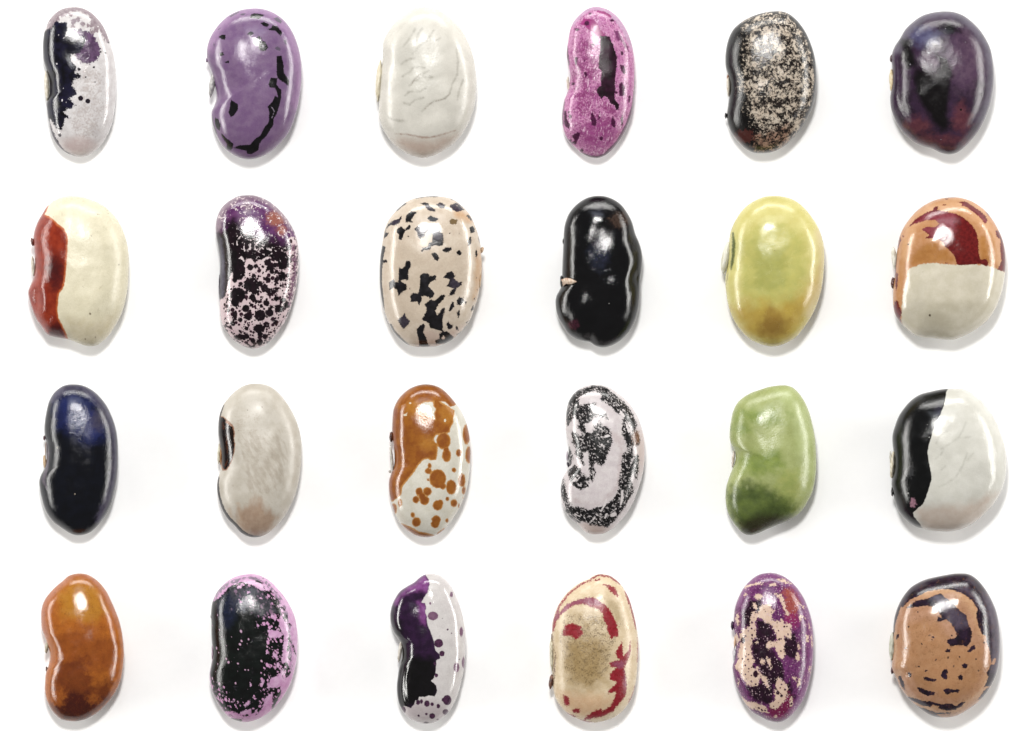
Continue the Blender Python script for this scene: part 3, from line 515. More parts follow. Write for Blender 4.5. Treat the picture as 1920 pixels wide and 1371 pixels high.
bean('slim midnight-blue bean with a greyish band around its rim', (40, 700),
 [(400,88),(470,92),(530,112),(590,150),(640,200),(685,260),(720,330),(750,410),(768,490),(776,580),(778,680),(775,780),(765,870),(748,950),(725,1040),(695,1110),(650,1180),(600,1240),(550,1280),(490,1300),(430,1300),(380,1280),(320,1240),(260,1195),(215,1140),(185,1080),(165,1010),(150,940),(143,870),(158,815),(185,765),(200,700),(205,630),(202,560),(188,500),(185,440),(191,370),(205,290),(225,220),(260,160),(310,115),(350,96)],
 ('#060810','#0a0d18',80),
 [dict(col=('#1e2760','#2c356e',60), polys=[[(280,170),(400,140),(560,190),(660,400),(690,520),(560,560),(400,500),(290,420)]], noise=[(60,110)], soft=100, clip=130, off=-10, op=0.75),  # navy sheen of the upper face, painted into the colour
  dict(col=('#4a465a','#5c586c',40), strokes=[([(240,210),(350,110),(480,110),(600,180),(700,320),(750,520),(755,720),(725,930),(620,1180)],[60,60,60,80,90,60,60,60,50])], noise=[(16,30)], soft=26, clip=50, op=0.7),  # greyer band along the rim
  dict(col=('#5a5060','#6c606a',20), strokes=[([(200,540),(215,640),(205,760),(180,860),(210,930)],[14,24,24,30,10])], noise=[(6,20)], soft=8, op=0.7),
  dict(col=('#5c5458','#48424c',30), dots=[(620,380,60,80)], noise=[(20,30)], soft=30, clip=50, op=0.5),
  dict(col='#d8c8b0', dots=[(433,970,6),(293,595,4)], noise=[(2,6)], soft=2),
 ], hil=[dict(p=(188,715,15,58,4), mat=('#a8845c','#dcc09a')), dict(name='scar_bump', p=(184,520,10,20,0), rz=18, mat=('#4a3238','#6c4a50',20,0.3)), dict(p=(196,610,6,60,0), mat=('#8a6c60','#b49a88'))], rough=0.21, relief=0.9, lump=1.5)

bean('greyish cream bean with a dark brown eye around its scar', (370, 700),
 [(470,82),(540,90),(600,115),(655,160),(705,220),(750,290),(790,370),(820,460),(836,560),(838,660),(830,770),(812,880),(785,980),(745,1070),(700,1150),(650,1210),(590,1270),(530,1305),(460,1318),(400,1308),(345,1275),(300,1225),(245,1170),(205,1105),(180,1040),(163,970),(158,900),(167,840),(184,780),(188,700),(184,620),(176,550),(168,480),(169,400),(180,330),(205,260),(240,210),(290,155),(350,112),(410,88)],
 ('#cdc6ba','#c0b8aa',90),
 [dict(col=('#b8aea0','#aaa090',40), polys=[[(330,450),(720,420),(740,900),(560,1010),(360,950)]], noise=[(60,30,dict(st=(-30,3.5),d=2)),(20,90)], off=-52, soft=36, clip=60, op=0.8),
  dict(col=('#a89c8c','#b4a898',20), polys=[[(270,320),(560,300),(520,600),(340,600)]], clip=20, noise=[(16,10),(16,50)], off=-30, soft=8, op=0.6),
  dict(col=('#a2836a','#b0947c',40), polys=[[(340,1100),(420,1060),(480,1000),(560,1080),(640,1150),(600,1260),(460,1330),(340,1270)]], noise=[(36,50,dict(st=(0,3)))], soft=50, clip=80, op=0.85),
  dict(col='#b89c80', strokes=[([(260,1100),(270,1150)],20),([(330,1050),(350,1180)],30)], noise=[(10,30)], soft=20, op=0.5),
  dict(col=('#7a4420','#9c6034',20), polys=[[(186,343),(215,350),(240,372),(265,392),(296,430),(304,480),(299,530),(307,570),(301,630),(284,692),(264,742),(237,779),(203,782),(190,740),(190,680),(186,600),(172,540),(161,470),(168,390)]], noise=[(4,14)], soft=4, op=0.9),
  dict(col=('#0d0706','#1d0f0a',30), polys=[[(190,347),(213,356),(233,377),(232,400),(255,412),(286,432),(298,480),(293,530),(301,570),(295,630),(278,690),(258,738),(233,771),(210,768),(200,735),(196,660),(190,600),(174,540),(165,470),(172,390)]], noise=[(6,14)], soft=4),
  dict(col=('#5a3018','#3c1f10',14), within=5, strokes=[([(240,490),(240,560),(245,640)],[10,16,8]),([(205,400),(215,440)],[14,20]),([(225,740),(245,700)],12)], noise=[(9,12)], soft=6, op=0.9),
  dict(col='#140a08', strokes=[([(167,838),(158,900),(165,985),(182,1045),(207,1110),(247,1174),(302,1230),(346,1280),(400,1312),(460,1322),(520,1312)],[22,32,40,42,44,50,56,56,50,36,10]),([(213,255),(185,330),(168,420),(170,500)],[8,14,16,10])], noise=[(3,12)], soft=3),
  dict(col='#55483c', dots=[(405,295,5),(522,272,6),(360,462,4),(335,460,3)], noise=[(2,6)], soft=2),
 ], hil=[dict(p=(175,645,15,80,-2), mat=('#b3a88a','#e4e0cc')), dict(p=(188,660,7,74,-2), mat=('#a0703c','#cf9a5c'), dz=14)], rough=0.62, relief=0.5, grain=0.05, gloss=(5,0.1))

bean('cream bean with an orange-brown cap running down the left and round orange-brown spots', (690, 700),
 [(460,87),(530,95),(590,122),(645,170),(700,235),(745,300),(780,370),(805,450),(820,540),(824,640),(820,740),(812,830),(795,920),(770,1000),(735,1080),(695,1150),(645,1220),(590,1275),(530,1308),(460,1318),(390,1305),(330,1270),(270,1215),(225,1150),(200,1080),(180,1010),(168,940),(168,870),(184,810),(207,750),(213,680),(207,600),(198,540),(193,460),(196,370),(205,290),(235,220),(275,170),(330,125),(395,97)],
 ('#dedace','#d4cfc0',70),
 [dict(col=('#b9b09c','#c4bcaa',16), all=1, clip=10, noise=[(14,16),(10,50)], off=-26, soft=8, op=0.5),
  dict(col=('#b8803a','#c08a48',20), polys=[[(200,1031),(270,975),(276,914),(315,865),(365,805),(405,740),(444,695),(480,686),(510,701),(549,696),(559,642),(561,574),(528,536),(548,497),(590,486),(655,476),(666,432),(686,402),(686,362),(697,332),(697,298),(645,264),(595,234),(572,222),(622,220),(664,260),(695,255),(716,246),(610,50),(300,50),(100,300),(90,1010)]], holes=[[(418,264),(440,236),(490,231),(524,226),(524,260),(544,285),(530,318),(540,374),(528,362),(506,316),(454,295),(424,286)]], dots=[(607,542,58,68),(632,660,36,54),(628,612,24),(730,640,23,32),(792,490,32,80),(812,655,30,70),(690,776,18,20),(561,846,68,77),(600,905,28),(485,785,28,24),(495,740,17,22),(484,853,12),(669,914,42,60),(754,860,30,55),(770,940,16,32),(412,948,30,34),(478,948,36),(435,985,30),(455,1020,38),(386,1014,28,30),(258,1040,18,34),(560,1060,40,42),(580,1040,26),(638,1007,16,18),(690,1042,28,32),(390,1195,36,40),(360,1137,18,22),(548,1175,38,36),(540,1210,34),(635,1183,14,18),(730,1065,8,18),(210,1090,24,46)], strokes=[([(270,1215),(330,1250),(400,1290),(520,1305)],[20,44,44,24]),([(565,1290),(610,1250)],[26,16]),([(765,1000),(775,1030)],[8,12])], noise=[(4,20)], soft=4),
  dict(col=('#a0601c','#8c4c18',60), polys=[[(205,1022),(262,965),(266,906),(306,856),(356,796),(396,732),(437,687),(480,677),(510,692),(543,687),(550,640),(552,572),(512,533),(543,487),(590,478),(648,468),(657,430),(677,398),(677,360),(687,330),(687,302),(638,273),(585,244),(566,222),(622,230),(658,268),(690,263),(706,250),(600,50),(300,50),(100,300),(90,1000)]], holes=[[(405,266),(440,226),(490,221),(534,216),(534,260),(554,285),(539,322),(549,384),(522,368),(496,324),(446,303),(415,292)]], dots=[(607,542,51,60),(632,660,30,46),(628,612,18),(730,640,18,26),(792,490,26,72),(812,655,24,62),(690,776,13,15),(561,846,61,70),(600,905,21),(485,785,22,18),(495,740,12,16),(484,853,8),(669,914,36,53),(754,860,24,48),(770,940,11,26),(412,948,24,27),(478,948,29),(435,985,24),(455,1020,31),(386,1014,22,24),(258,1040,12,26),(560,1060,33,35),(580,1040,20),(638,1007,11,13),(690,1042,22,25),(390,1195,30,33),(360,1137,12,16),(548,1175,31,30),(540,1210,28),(635,1183,9,13),(730,1065,6,14),(210,1090,17,40)], strokes=[([(270,1220),(330,1256),(400,1296),(520,1311)],[12,34,34,16]),([(568,1292),(610,1254)],[18,10])], noise=[(4,18)], soft=5),
  dict(col=('#b27424','#bc8030',30), within=2, dots=[(480,560,60,50),(640,330,60,70),(380,280,80,60),(460,330,60)], noise=[(15,40)], soft=30, clip=50, op=0.7),
  dict(col=('#7a3a20','#8c4a30',30), within=2, strokes=[([(215,300),(195,450),(210,620),(190,800),(165,920),(190,1050)],40)], noise=[(6,30)], soft=20, op=0.6),
  dict(col='#e0d8c0', within=2, dots=[(298,335,13,9),(620,378,9,12),(340,238,8)], strokes=[([(290,340),(315,320)],5)], noise=[(4,9)], soft=3),
 ], hil=[dict(p=(190,690,14,112,6), mat=('#b3aca0','#dedad2')), dict(name='scar_bump', p=(186,512,16,42,0), rz=32, mat=('#38150c','#5c2a18',24,0.25)), dict(p=(176,790,12,12,0), mat=('#b3aca0','#dedad2'))], rough=0.27, relief=0.45)

bean('whitish bean with mottled black zebra bands curling round it', (1010, 700),
 [(440,93),(510,98),(570,115),(630,155),(690,205),(740,260),(785,330),(815,400),(838,480),(850,570),(852,660),(845,750),(828,840),(800,930),(770,1010),(730,1090),(680,1160),(620,1225),(560,1270),(500,1292),(430,1293),(380,1275),(330,1225),(260,1170),(215,1110),(190,1050),(178,980),(178,910),(190,850),(215,800),(240,755),(240,720),(236,680),(240,620),(235,550),(222,490),(215,420),(220,340),(232,260),(255,200),(295,150),(345,115),(390,98)],
 ('#dcd4d4','#d0c6c8',60),
 [dict(col=('#c2b0ae','#b8a6a6',12), polys=[[(480,400),(640,600),(620,900),(480,1040),(280,1000),(260,1050),(500,1060),(680,900),(680,500)]], noise=[(20,12),(16,60)], off=-10, soft=20, op=0.5),
  dict(col='#c8b0a6', dots=[(440,1250,140,60),(830,640,40,160)], noise=[(10,40)], soft=30, clip=50, op=0.6),
  dict(col=('#0a0a0a','#1c1c1e',40), polys=[[(240,230),(320,200),(330,250),(460,235),(450,280),(420,310),(470,325),(545,325),(553,370),(490,350),(440,340),(430,380),(400,400),(360,400),(380,470),(420,480),(450,440),(440,410),(470,420),(480,370),(510,410),(575,450),(592,560),(555,640),(530,720),(500,747),(455,710),(440,750),(460,800),(430,875),(405,850),(400,910),(340,937),(290,912),(250,862),(228,790),(290,730),(320,760),(370,760),(330,690),(290,650),(300,600),(270,560),(262,470),(320,460),(330,400),(290,340),(230,430),(215,330)]], holes=[[(360,640),(400,620),(400,720),(405,790),(410,840),(350,800),(330,760),(370,740),(350,690)],[(270,400),(320,440),(350,480),(330,500),(280,470)]],
   strokes=[([(245,260),(330,290),(400,330),(330,420),(300,500)],[50,60,44,40,30]),([(230,330),(245,230),(320,160),(420,125),(500,130)],[50,70,50,40,60]),([(430,110),(520,140),(590,210),(660,270),(720,340),(770,420)],[30,70,90,90,80,40]),([(510,200),(600,250),(640,320)],[30,50,20]),([(690,380),(700,470),(730,560),(735,640)],[30,70,50,50]),([(760,440),(780,540),(790,570)],[30,70,30]),([(715,670),(710,780),(680,870),(690,960),(640,1050),(560,1130),(460,1150)],[90,100,80,110,110,150,140]),([(790,670),(770,750),(785,840)],[30,70,20]),([(730,870),(755,930),(750,970)],[30,24,12]),([(540,1190),(450,1170),(340,1130),(240,1100)],[90,100,110,60]),([(195,860),(195,950),(225,1040),(300,1140)],[26,50,40,50]),([(250,1140),(330,1200)],[30,16]),([(240,600),(255,680),(240,740)],[20,50,24]),([(470,1215),(400,1215)],[14,12])], noise=[(15,20,dict(d=5,r=0.75)),(9,8)], soft=3),
  dict(col=('#dad2d2','#c6bebe',20), within=2, all=1, clip=6, noise=[(17,16,dict(st=(-40,1.5),d=4,r=0.7)),(7,50)], off=-11.5, soft=3),
  dict(col='#e0d8d8', strokes=[([(500,1110),(535,1040),(545,1010)],[6,18,10]),([(655,1070),(670,1000),(670,940)],[10,26,14]),([(590,1140),(610,1130)],30),([(400,1210),(450,1160)],[8,14]),([(530,1160),(545,1130)],14),([(290,1130),(330,1150)],10),([(245,1070),(262,1050)],10),([(700,400),(725,470)],[12,20]),([(680,340),(660,310)],[24,20]),([(285,860),(295,850)],24),([(300,870),(330,830)],8),([(530,510),(560,500)],20),([(500,570),(520,580)],14)], noise=[(6,14)], soft=3),
  dict(col=('#6a4430','#8c6044',14), dots=[(780,520,32,60)], noise=[(16,14)], soft=12, op=0.8),
  dict(col='#3a2c30', dots=[(682,1160,5),(372,1243,5),(350,1250,5),(400,1268,4)], noise=[(3,6)], soft=2),
 ], hil=[dict(p=(228,665,10,40,0), mat=('#b8a8b8','#e0d8e0')), dict(name='scar_bump', p=(236,735,10,24,20), rz=20, mat=('#2c2430','#4c4450',20,0.35))], rough=0.36, relief=0.45)

bean('leaf-green bean with a slanted foot, darker green towards the bottom', (1330, 700),
 [(560,97),(620,97),(670,115),(715,155),(755,210),(785,270),(810,340),(830,420),(848,510),(857,610),(860,700),(857,790),(845,880),(825,960),(790,1030),(745,1100),(690,1150),(620,1190),(540,1220),(460,1255),(390,1285),(330,1300),(270,1285),(215,1230),(170,1165),(140,1090),(130,1010),(133,930),(150,860),(180,780),(205,720),(212,660),(200,610),(175,570),(163,520),(165,450),(175,380),(190,310),(220,245),(270,195),(340,155),(410,130),(480,108)],
 ('#a9b273','#9ca564',100),
 [dict(col=('#bcc78c','#b2be80',60), polys=[[(480,110),(660,120),(780,280),(840,520),(840,800),(760,820),(700,500),(640,300)]], noise=[(30,80)], soft=60, clip=90, op=0.7),
  dict(col=('#86983f','#748838',60), dots=[(400,350,200,60),(260,440,80,60)], polys=[[(250,650),(560,620),(600,760),(440,820),(260,800)]], noise=[(35,60)], soft=55, clip=80, op=0.85),
  dict(col=('#93a050','#a6ac5c',50), polys=[[(560,800),(760,760),(760,960),(620,1100),(520,1000)]], noise=[(40,60)], soft=50, clip=80, op=0.7),
  dict(col=('#60722c','#506228',60), polys=[[(140,960),(260,860),(480,930),(640,1010),(720,1100),(500,1240),(300,1310),(140,1150)]], noise=[(40,60)], soft=60, clip=90, op=0.9),
  dict(col=('#2c3a16','#3a4a20',40), dots=[(360,985,120,40),(330,930,50,50)], polys=[[(230,1180),(340,1090),(520,1010),(600,1080),(640,1170),(400,1290),(280,1290)]], noise=[(30,70)], soft=70, clip=100, op=0.65),
  dict(col=('#2a2410','#33301a',40), polys=[[(240,1200),(420,1130),(620,1160),(680,1160),(540,1225),(330,1310),(240,1280)]], noise=[(20,50)], soft=40, clip=60, op=0.85),
  dict(col='#d0d89c', dots=[(540,450,36,20),(300,920,10)], noise=[(16,20)], soft=16, op=0.3),
 ], hil=[dict(p=(192,690,13,68,-6), mat=('#b8a890','#e8dcd4'))], rough=0.48, relief=0.6, grain=0.08, lump=5, flat=0.30, smooth=70)

bean('round half-and-half bean, black on the left and ivory on the right', (1660, 700),
 [(560,122),(620,125),(690,155),(750,200),(810,260),(860,330),(900,410),(935,500),(960,590),(972,690),(970,790),(955,880),(925,960),(880,1040),(820,1110),(750,1170),(680,1220),(600,1255),(520,1270),(430,1270),(350,1262),(300,1247),(230,1225),(165,1175),(110,1110),(75,1020),(57,940),(50,880),(62,800),(70,720),(66,640),(58,570),(57,500),(75,430),(105,350),(150,280),(210,215),(280,170),(360,148),(440,130),(500,123)],
 ('#dddbd2','#d4d2c8',100),
 [dict(col=('#b4b3a8','#c0beb3',30), strokes=[(p, w) for p, w in [([(440,605),(500,570),(580,520),(620,450),(640,390)],8),([(390,690),(440,650),(470,600)],8),([(420,910),(480,890),(560,830),(620,730),(650,640)],8),([(580,520),(680,510)],6),([(400,560),(430,500),(490,460)],8),([(650,700),(700,640)],6),([(440,780),(480,740)],8)]], noise=[(7,40)], soft=12, op=0.7),
  dict(col=('#ccb6a6','#d3c0b2',50), polys=[[(240,1100),(420,1060),(640,1060),(820,980),(900,960),(760,1180),(520,1290),(290,1250)]], noise=[(25,70)], soft=50, clip=70, op=0.7),
  dict(col=('#050607','#0a0b0d',80), polys=[[(508,110),(485,160),(480,200),(465,260),(440,320),(410,380),(375,460),(360,520),(340,590),(333,640),(345,720),(362,800),(365,850),(345,920),(320,1000),(295,1055),(260,1080),(222,1120),(225,1145),(260,1190),(308,1255),(100,1300),(-20,700),(200,60)]], noise=[(4,30)], soft=4),
  dict(col=('#b08494','#8c6474',14), polys=[[(190,1040),(205,1000),(230,1005),(245,1050),(225,1080),(195,1070)]], noise=[(10,14)], soft=6, within=2),
  dict(col=('#1c1626','#252036',30), dots=[(430,310,40,60)], within=2, noise=[(12,20)], soft=20, op=0.8),
  dict(col='#dad8d4', dots=[(348,514,6,4),(178,962,6),(332,413,4),(160,968,3)], noise=[(2,6)], soft=2),
  dict(col='#4a4a4c', within=2, dots=[(190,790,40,50)], noise=[(20,20)], off=-4, soft=14, op=0.5),
 ], hil=[dict(p=(55,735,18,110,-4), mat=('#b8aa88','#efe8d6')), dict(p=(42,680,10,56,2), mat=('#b0aca0','#dcd8cc')), dict(name='scar_bump', p=(55,950,10,40,0), rz=30, mat=('#121214','#2a2a2c',20,0.3))], rough=0.24, relief=0.75, grain=0.03)

bean('plain orange-brown bean darkening to chestnut at its foot', (40, 1051),
 [(460,103),(530,112),(590,145),(640,190),(685,250),(720,320),(755,400),(785,480),(808,570),(820,660),(826,740),(822,820),(810,910),(790,990),(755,1060),(715,1120),(660,1180),(600,1230),(530,1270),(460,1290),(390,1290),(320,1275),(265,1230),(225,1170),(200,1110),(188,1040),(190,970),(197,900),(215,850),(228,790),(226,730),(208,670),(185,610),(165,550),(158,480),(160,400),(180,330),(215,275),(270,215),(330,165),(385,120)],
 ('#b4661c','#a65a16',70),
 [dict(col=('#b8801e','#c0882c',50), polys=[[(300,260),(460,150),(600,200),(680,400),(600,480),(340,460)]], noise=[(30,80)], soft=60, clip=80, op=0.7),
  dict(col=('#8c4414','#7a3810',50), polys=[[(260,620),(500,520),(780,640),(760,900),(600,880),(460,820),(300,820)]], noise=[(50,90),(16,20)], soft=50, clip=70, off=-10, op=0.65),
  dict(col=('#6a2c10','#5c240e',50), polys=[[(240,1000),(300,820),(520,780),(600,980),(780,960),(700,1140),(460,1300),(240,1220)]], noise=[(50,80),(16,20)], soft=50, clip=80, op=0.8),
  dict(col=('#48140f','#401410',50), polys=[[(260,1170),(420,1030),(560,1080),(680,1120),(540,1270),(330,1280)]], noise=[(35,60)], soft=50, clip=70, op=0.9),
  dict(col=('#a45418','#b0641c',20), dots=[(300,1090,60,70),(580,1110,50,40)], noise=[(30,30)], soft=30, clip=40, op=0.7),
  dict(col=('#b07058','#b87c64',30), strokes=[([(200,600),(165,480),(190,330),(320,190),(440,115),(560,130),(690,270),(760,440)],[50,60,60,50,40,40,50,30])], noise=[(10,30)], soft=26, clip=40, op=0.6),
  dict(col='#7a3c14', all=1, clip=8, noise=[(12,8),(8,40)], off=-14, soft=5, op=0.5),
 ], hil=[dict(p=(206,690,16,58,-10), mat=('#8c8470','#c8c0a8')), dict(name='scar_bump', p=(204,880,10,28,6), rz=24, mat=('#3a1a14','#5a2a1c',20,0.3))], rough=0.28, relief=0.6, grain=0.1, lump=5, flat=0.38)

bean('pink bean almost hidden under a broad glossy black splash', (360, 1051),
 [(460,107),(530,115),(590,140),(650,185),(705,245),(755,310),(795,380),(825,450),(842,530),(850,620),(848,720),(840,810),(820,900),(795,980),(760,1050),(715,1120),(660,1185),(600,1235),(530,1275),(450,1298),(380,1292),(310,1265),(250,1210),(205,1140),(170,1070),(148,1000),(140,930),(147,870),(160,810),(168,740),(160,660),(155,580),(155,500),(152,430),(160,350),(185,280),(225,220),(285,165),(360,125)],
 ('#dcb2d4','#cc98c2',40),
 [dict(col=('#b46aa2','#c27cb0',40), strokes=[([(250,1230),(420,1280),(580,1230),(700,1110),(790,950)],80)], noise=[(20,40)], soft=40, clip=60, op=0.6),
  dict(col=('#8c8490','#6a6470',16), strokes=[([(160,400),(200,270),(300,180),(430,140),(560,150)],[40,50,40,30,40]),([(600,180),(700,300),(760,420),(790,600),(790,760),(800,900)],[40,50,40,40,40,20])], clip=12, noise=[(14,24,dict(d=5)),(8,60)], off=-10, soft=4, op=0.85),
  dict(col=('#070909','#0d1412',60), polys=[[(150,340),(220,300),(300,210),(400,170),(470,190),(560,240),(640,240),(700,330),(720,420),(700,520),(740,600),(735,700),(720,800),(730,860),(700,920),(640,940),(600,1020),(640,1020),(710,1010),(720,1060),(680,1140),(640,1210),(650,1100),(650,1060),(590,1100),(570,1180),(510,1250),(530,1180),(480,1240),(475,1190),(420,1200),(380,1230),(330,1210),(260,1215),(200,1130),(160,1040),(145,900),(165,780),(150,600),(140,450)]], holes=[[(612,555),(700,560),(735,590),(710,620),(620,615)],[(640,430),(690,460),(670,480),(630,450)],[(565,950),(590,960),(560,1015),(555,1000)],[(650,720),(690,760),(695,800),(660,770)],[(680,820),(705,810),(700,860),(685,850)],[(620,940),(660,960),(700,930),(705,990),(640,985)],[(470,975),(482,1000),(468,1010)],[(365,205),(405,195),(400,225),(370,225)],[(440,240),(470,250),(450,270)],[(530,295),(570,290),(565,310)],[(380,310),(410,330),(385,345)],[(520,490),(540,520),(530,540)],[(420,1160),(460,1120),(470,1140),(430,1175)],[(300,1140),(350,1115),(340,1135)],[(600,720),(615,740),(600,750)]],
   strokes=[([(730,420),(750,450),(760,480)],[20,40,20]),([(780,620),(790,660),(770,720)],[14,20,20]),([(750,840),(770,900),(740,930)],[50,50,30]),([(810,680),(835,760)],[14,10]),([(520,165),(570,180)],[16,18]),([(320,1270),(390,1285)],[10,24]),([(420,1245),(450,1240)],18),([(770,500),(800,520)],10),([(700,370),(750,390)],14),([(780,780),(790,800)],14),([(300,1245),(325,1243)],8)], noise=[(10,18,dict(d=5,r=0.65)),(5,8)], soft=3),
  dict(col='#2c2630', all=1, clip=6, noise=[(17,22,dict(st=(-60,2.4),d=4,r=0.65)),(6,60)], off=-19, soft=3),
  dict(col='#d49cc6', within=2, polys=[[(480,160),(860,160),(860,1300),(420,1300),(520,1000),(600,700),(520,420),(380,320),(300,200)],[(150,950),(260,960),(330,1100),(500,1150),(500,1300),(150,1250)]], clip=9, noise=[(26,24,dict(v=1,st=(-30,1.7))),(8,40),(5,8)], off=-10.5, soft=2),
  dict(col='#c9a2bd', within=2, all=1, clip=4, noise=[(20,30,dict(v=1,st=(-30,1.5))),(6,60)], off=-10.2, soft=1.5),
  dict(col=('#55545c','#3c3c44',20), within=2, polys=[[(280,200),(560,200),(720,420),(560,480),(440,400),(300,420)]], noise=[(30,30),(12,9)], soft=24, clip=50, off=-14, op=0.75),  # scratchy grey sheen painted on the black
  dict(col=('#1a2036','#262c4a',30), within=2, dots=[(280,400,80,140),(400,350,60,60)], noise=[(16,30)], soft=30, clip=50, op=0.6),
 ], hil=[dict(name='scar_bump', p=(160,450,12,26,0), rz=22, mat=('#3c3640','#6c6470',20,0.3)), dict(p=(163,740,7,60,0), mat=('#b094a8','#d8c0d0'))], rough=0.22, relief=0.8)

bean('white bean with a purple-black left half, round plum dots and a wrinkled lower left', (690, 1051),
 [(510,105),(570,118),(620,150),(665,205),(700,270),(730,340),(755,420),(772,510),(782,600),(785,690),(780,790),(770,880),(752,960),(730,1050),(700,1130),(660,1200),(610,1255),(550,1295),(480,1312),(400,1300),(330,1265),(280,1210),(250,1150),(235,1080),(232,1000),(240,930),(250,860),(272,790),(275,720),(262,660),(238,620),(210,580),(185,510),(178,440),(190,370),(215,310),(255,250),(310,210),(370,175),(410,140),(455,113)],
 ('#d9d4d2','#cfc9c8',70),
 [dict(col='#c6b8bc', dots=[(440,1210,200,90)], noise=[(20,50)], soft=40, clip=60, op=0.7),
  dict(col='#b8b0ac', all=1, clip=10, noise=[(12,30,dict(st=(-20,2)))], off=-19, soft=8, op=0.5),
  dict(col=('#23102a','#32183a',60), polys=[[(456,105),(486,150),(496,190),(480,250),(450,300),(425,340),(455,338),(472,375),(458,410),(472,440),(477,510),(502,570),(527,640),(542,720),(577,750),(580,785),(547,800),(547,880),(532,935),(507,965),(547,1000),(557,1050),(537,1087),(490,1082),(450,1094),(410,1092),(407,1115),(380,1122),(372,1155),(345,1182),(290,1165),(270,1200),(180,1190),(160,900),(240,650),(120,450),(220,180)]], noise=[(4,20)], soft=4),
  dict(col=('#060506','#0c090d',50), within=2, polys=[[(180,430),(270,500),(280,600),(340,760),(540,780),(580,1000),(560,1110),(200,1220),(180,900),(230,700)]], noise=[(20,60)], soft=50, clip=70),
  dict(col=('#7a3a7c','#8c5090',40), within=2, polys=[[(200,330),(300,220),(400,150),(456,105),(500,180),(480,260),(380,240),(280,270),(230,350)],[(400,330),(460,330),(480,420),(460,520),(420,480)]], noise=[(14,40)], soft=30, clip=50, op=0.9),
  dict(col=('#3a2038','#55304e',20), dots=[(567,662,36,34),(595,745,21,23),(550,920,15,17),(403,1138,16,22),(430,1130,12,18),(473,1147,22,27),(515,1152,15),(565,1168,14,19),(636,1120,34,42),(608,1118,16),(623,1216,24,24),(516,1248,24),(468,1232,11),(407,1245,9),(560,1275,10,6),(468,1302,20,8),(640,552,8,7),(670,583,6),(598,462,5),(735,793,5),(578,603,4),(286,1200,18,26),(540,825,12)], noise=[(3,14)], soft=3),
  dict(col=('#6e4a66','#7e5c74',24), dots=[(522,443,42,35),(671,272,12,24),(750,572,15,38),(711,857,23,38),(768,820,14,44),(500,342,10)], noise=[(3,12)], soft=4),
 ], hil=[dict(p=(258,720,17,95,-8), mat=('#b0a698','#e8e2d8'))], rough=0.22, relief=0.35, lump=3,
 dents=[(240,520,70,70,10),(300,650,40,60,-4),(350,330,80,40,-8)],
 creases=[([(275,860),(260,960),(255,1060),(270,1160)],6,-9),([(300,880),(290,980),(300,1080),(330,1150)],6,-7),([(330,900),(320,980)],5,-6),([(250,930),(240,1060)],5,-6)])

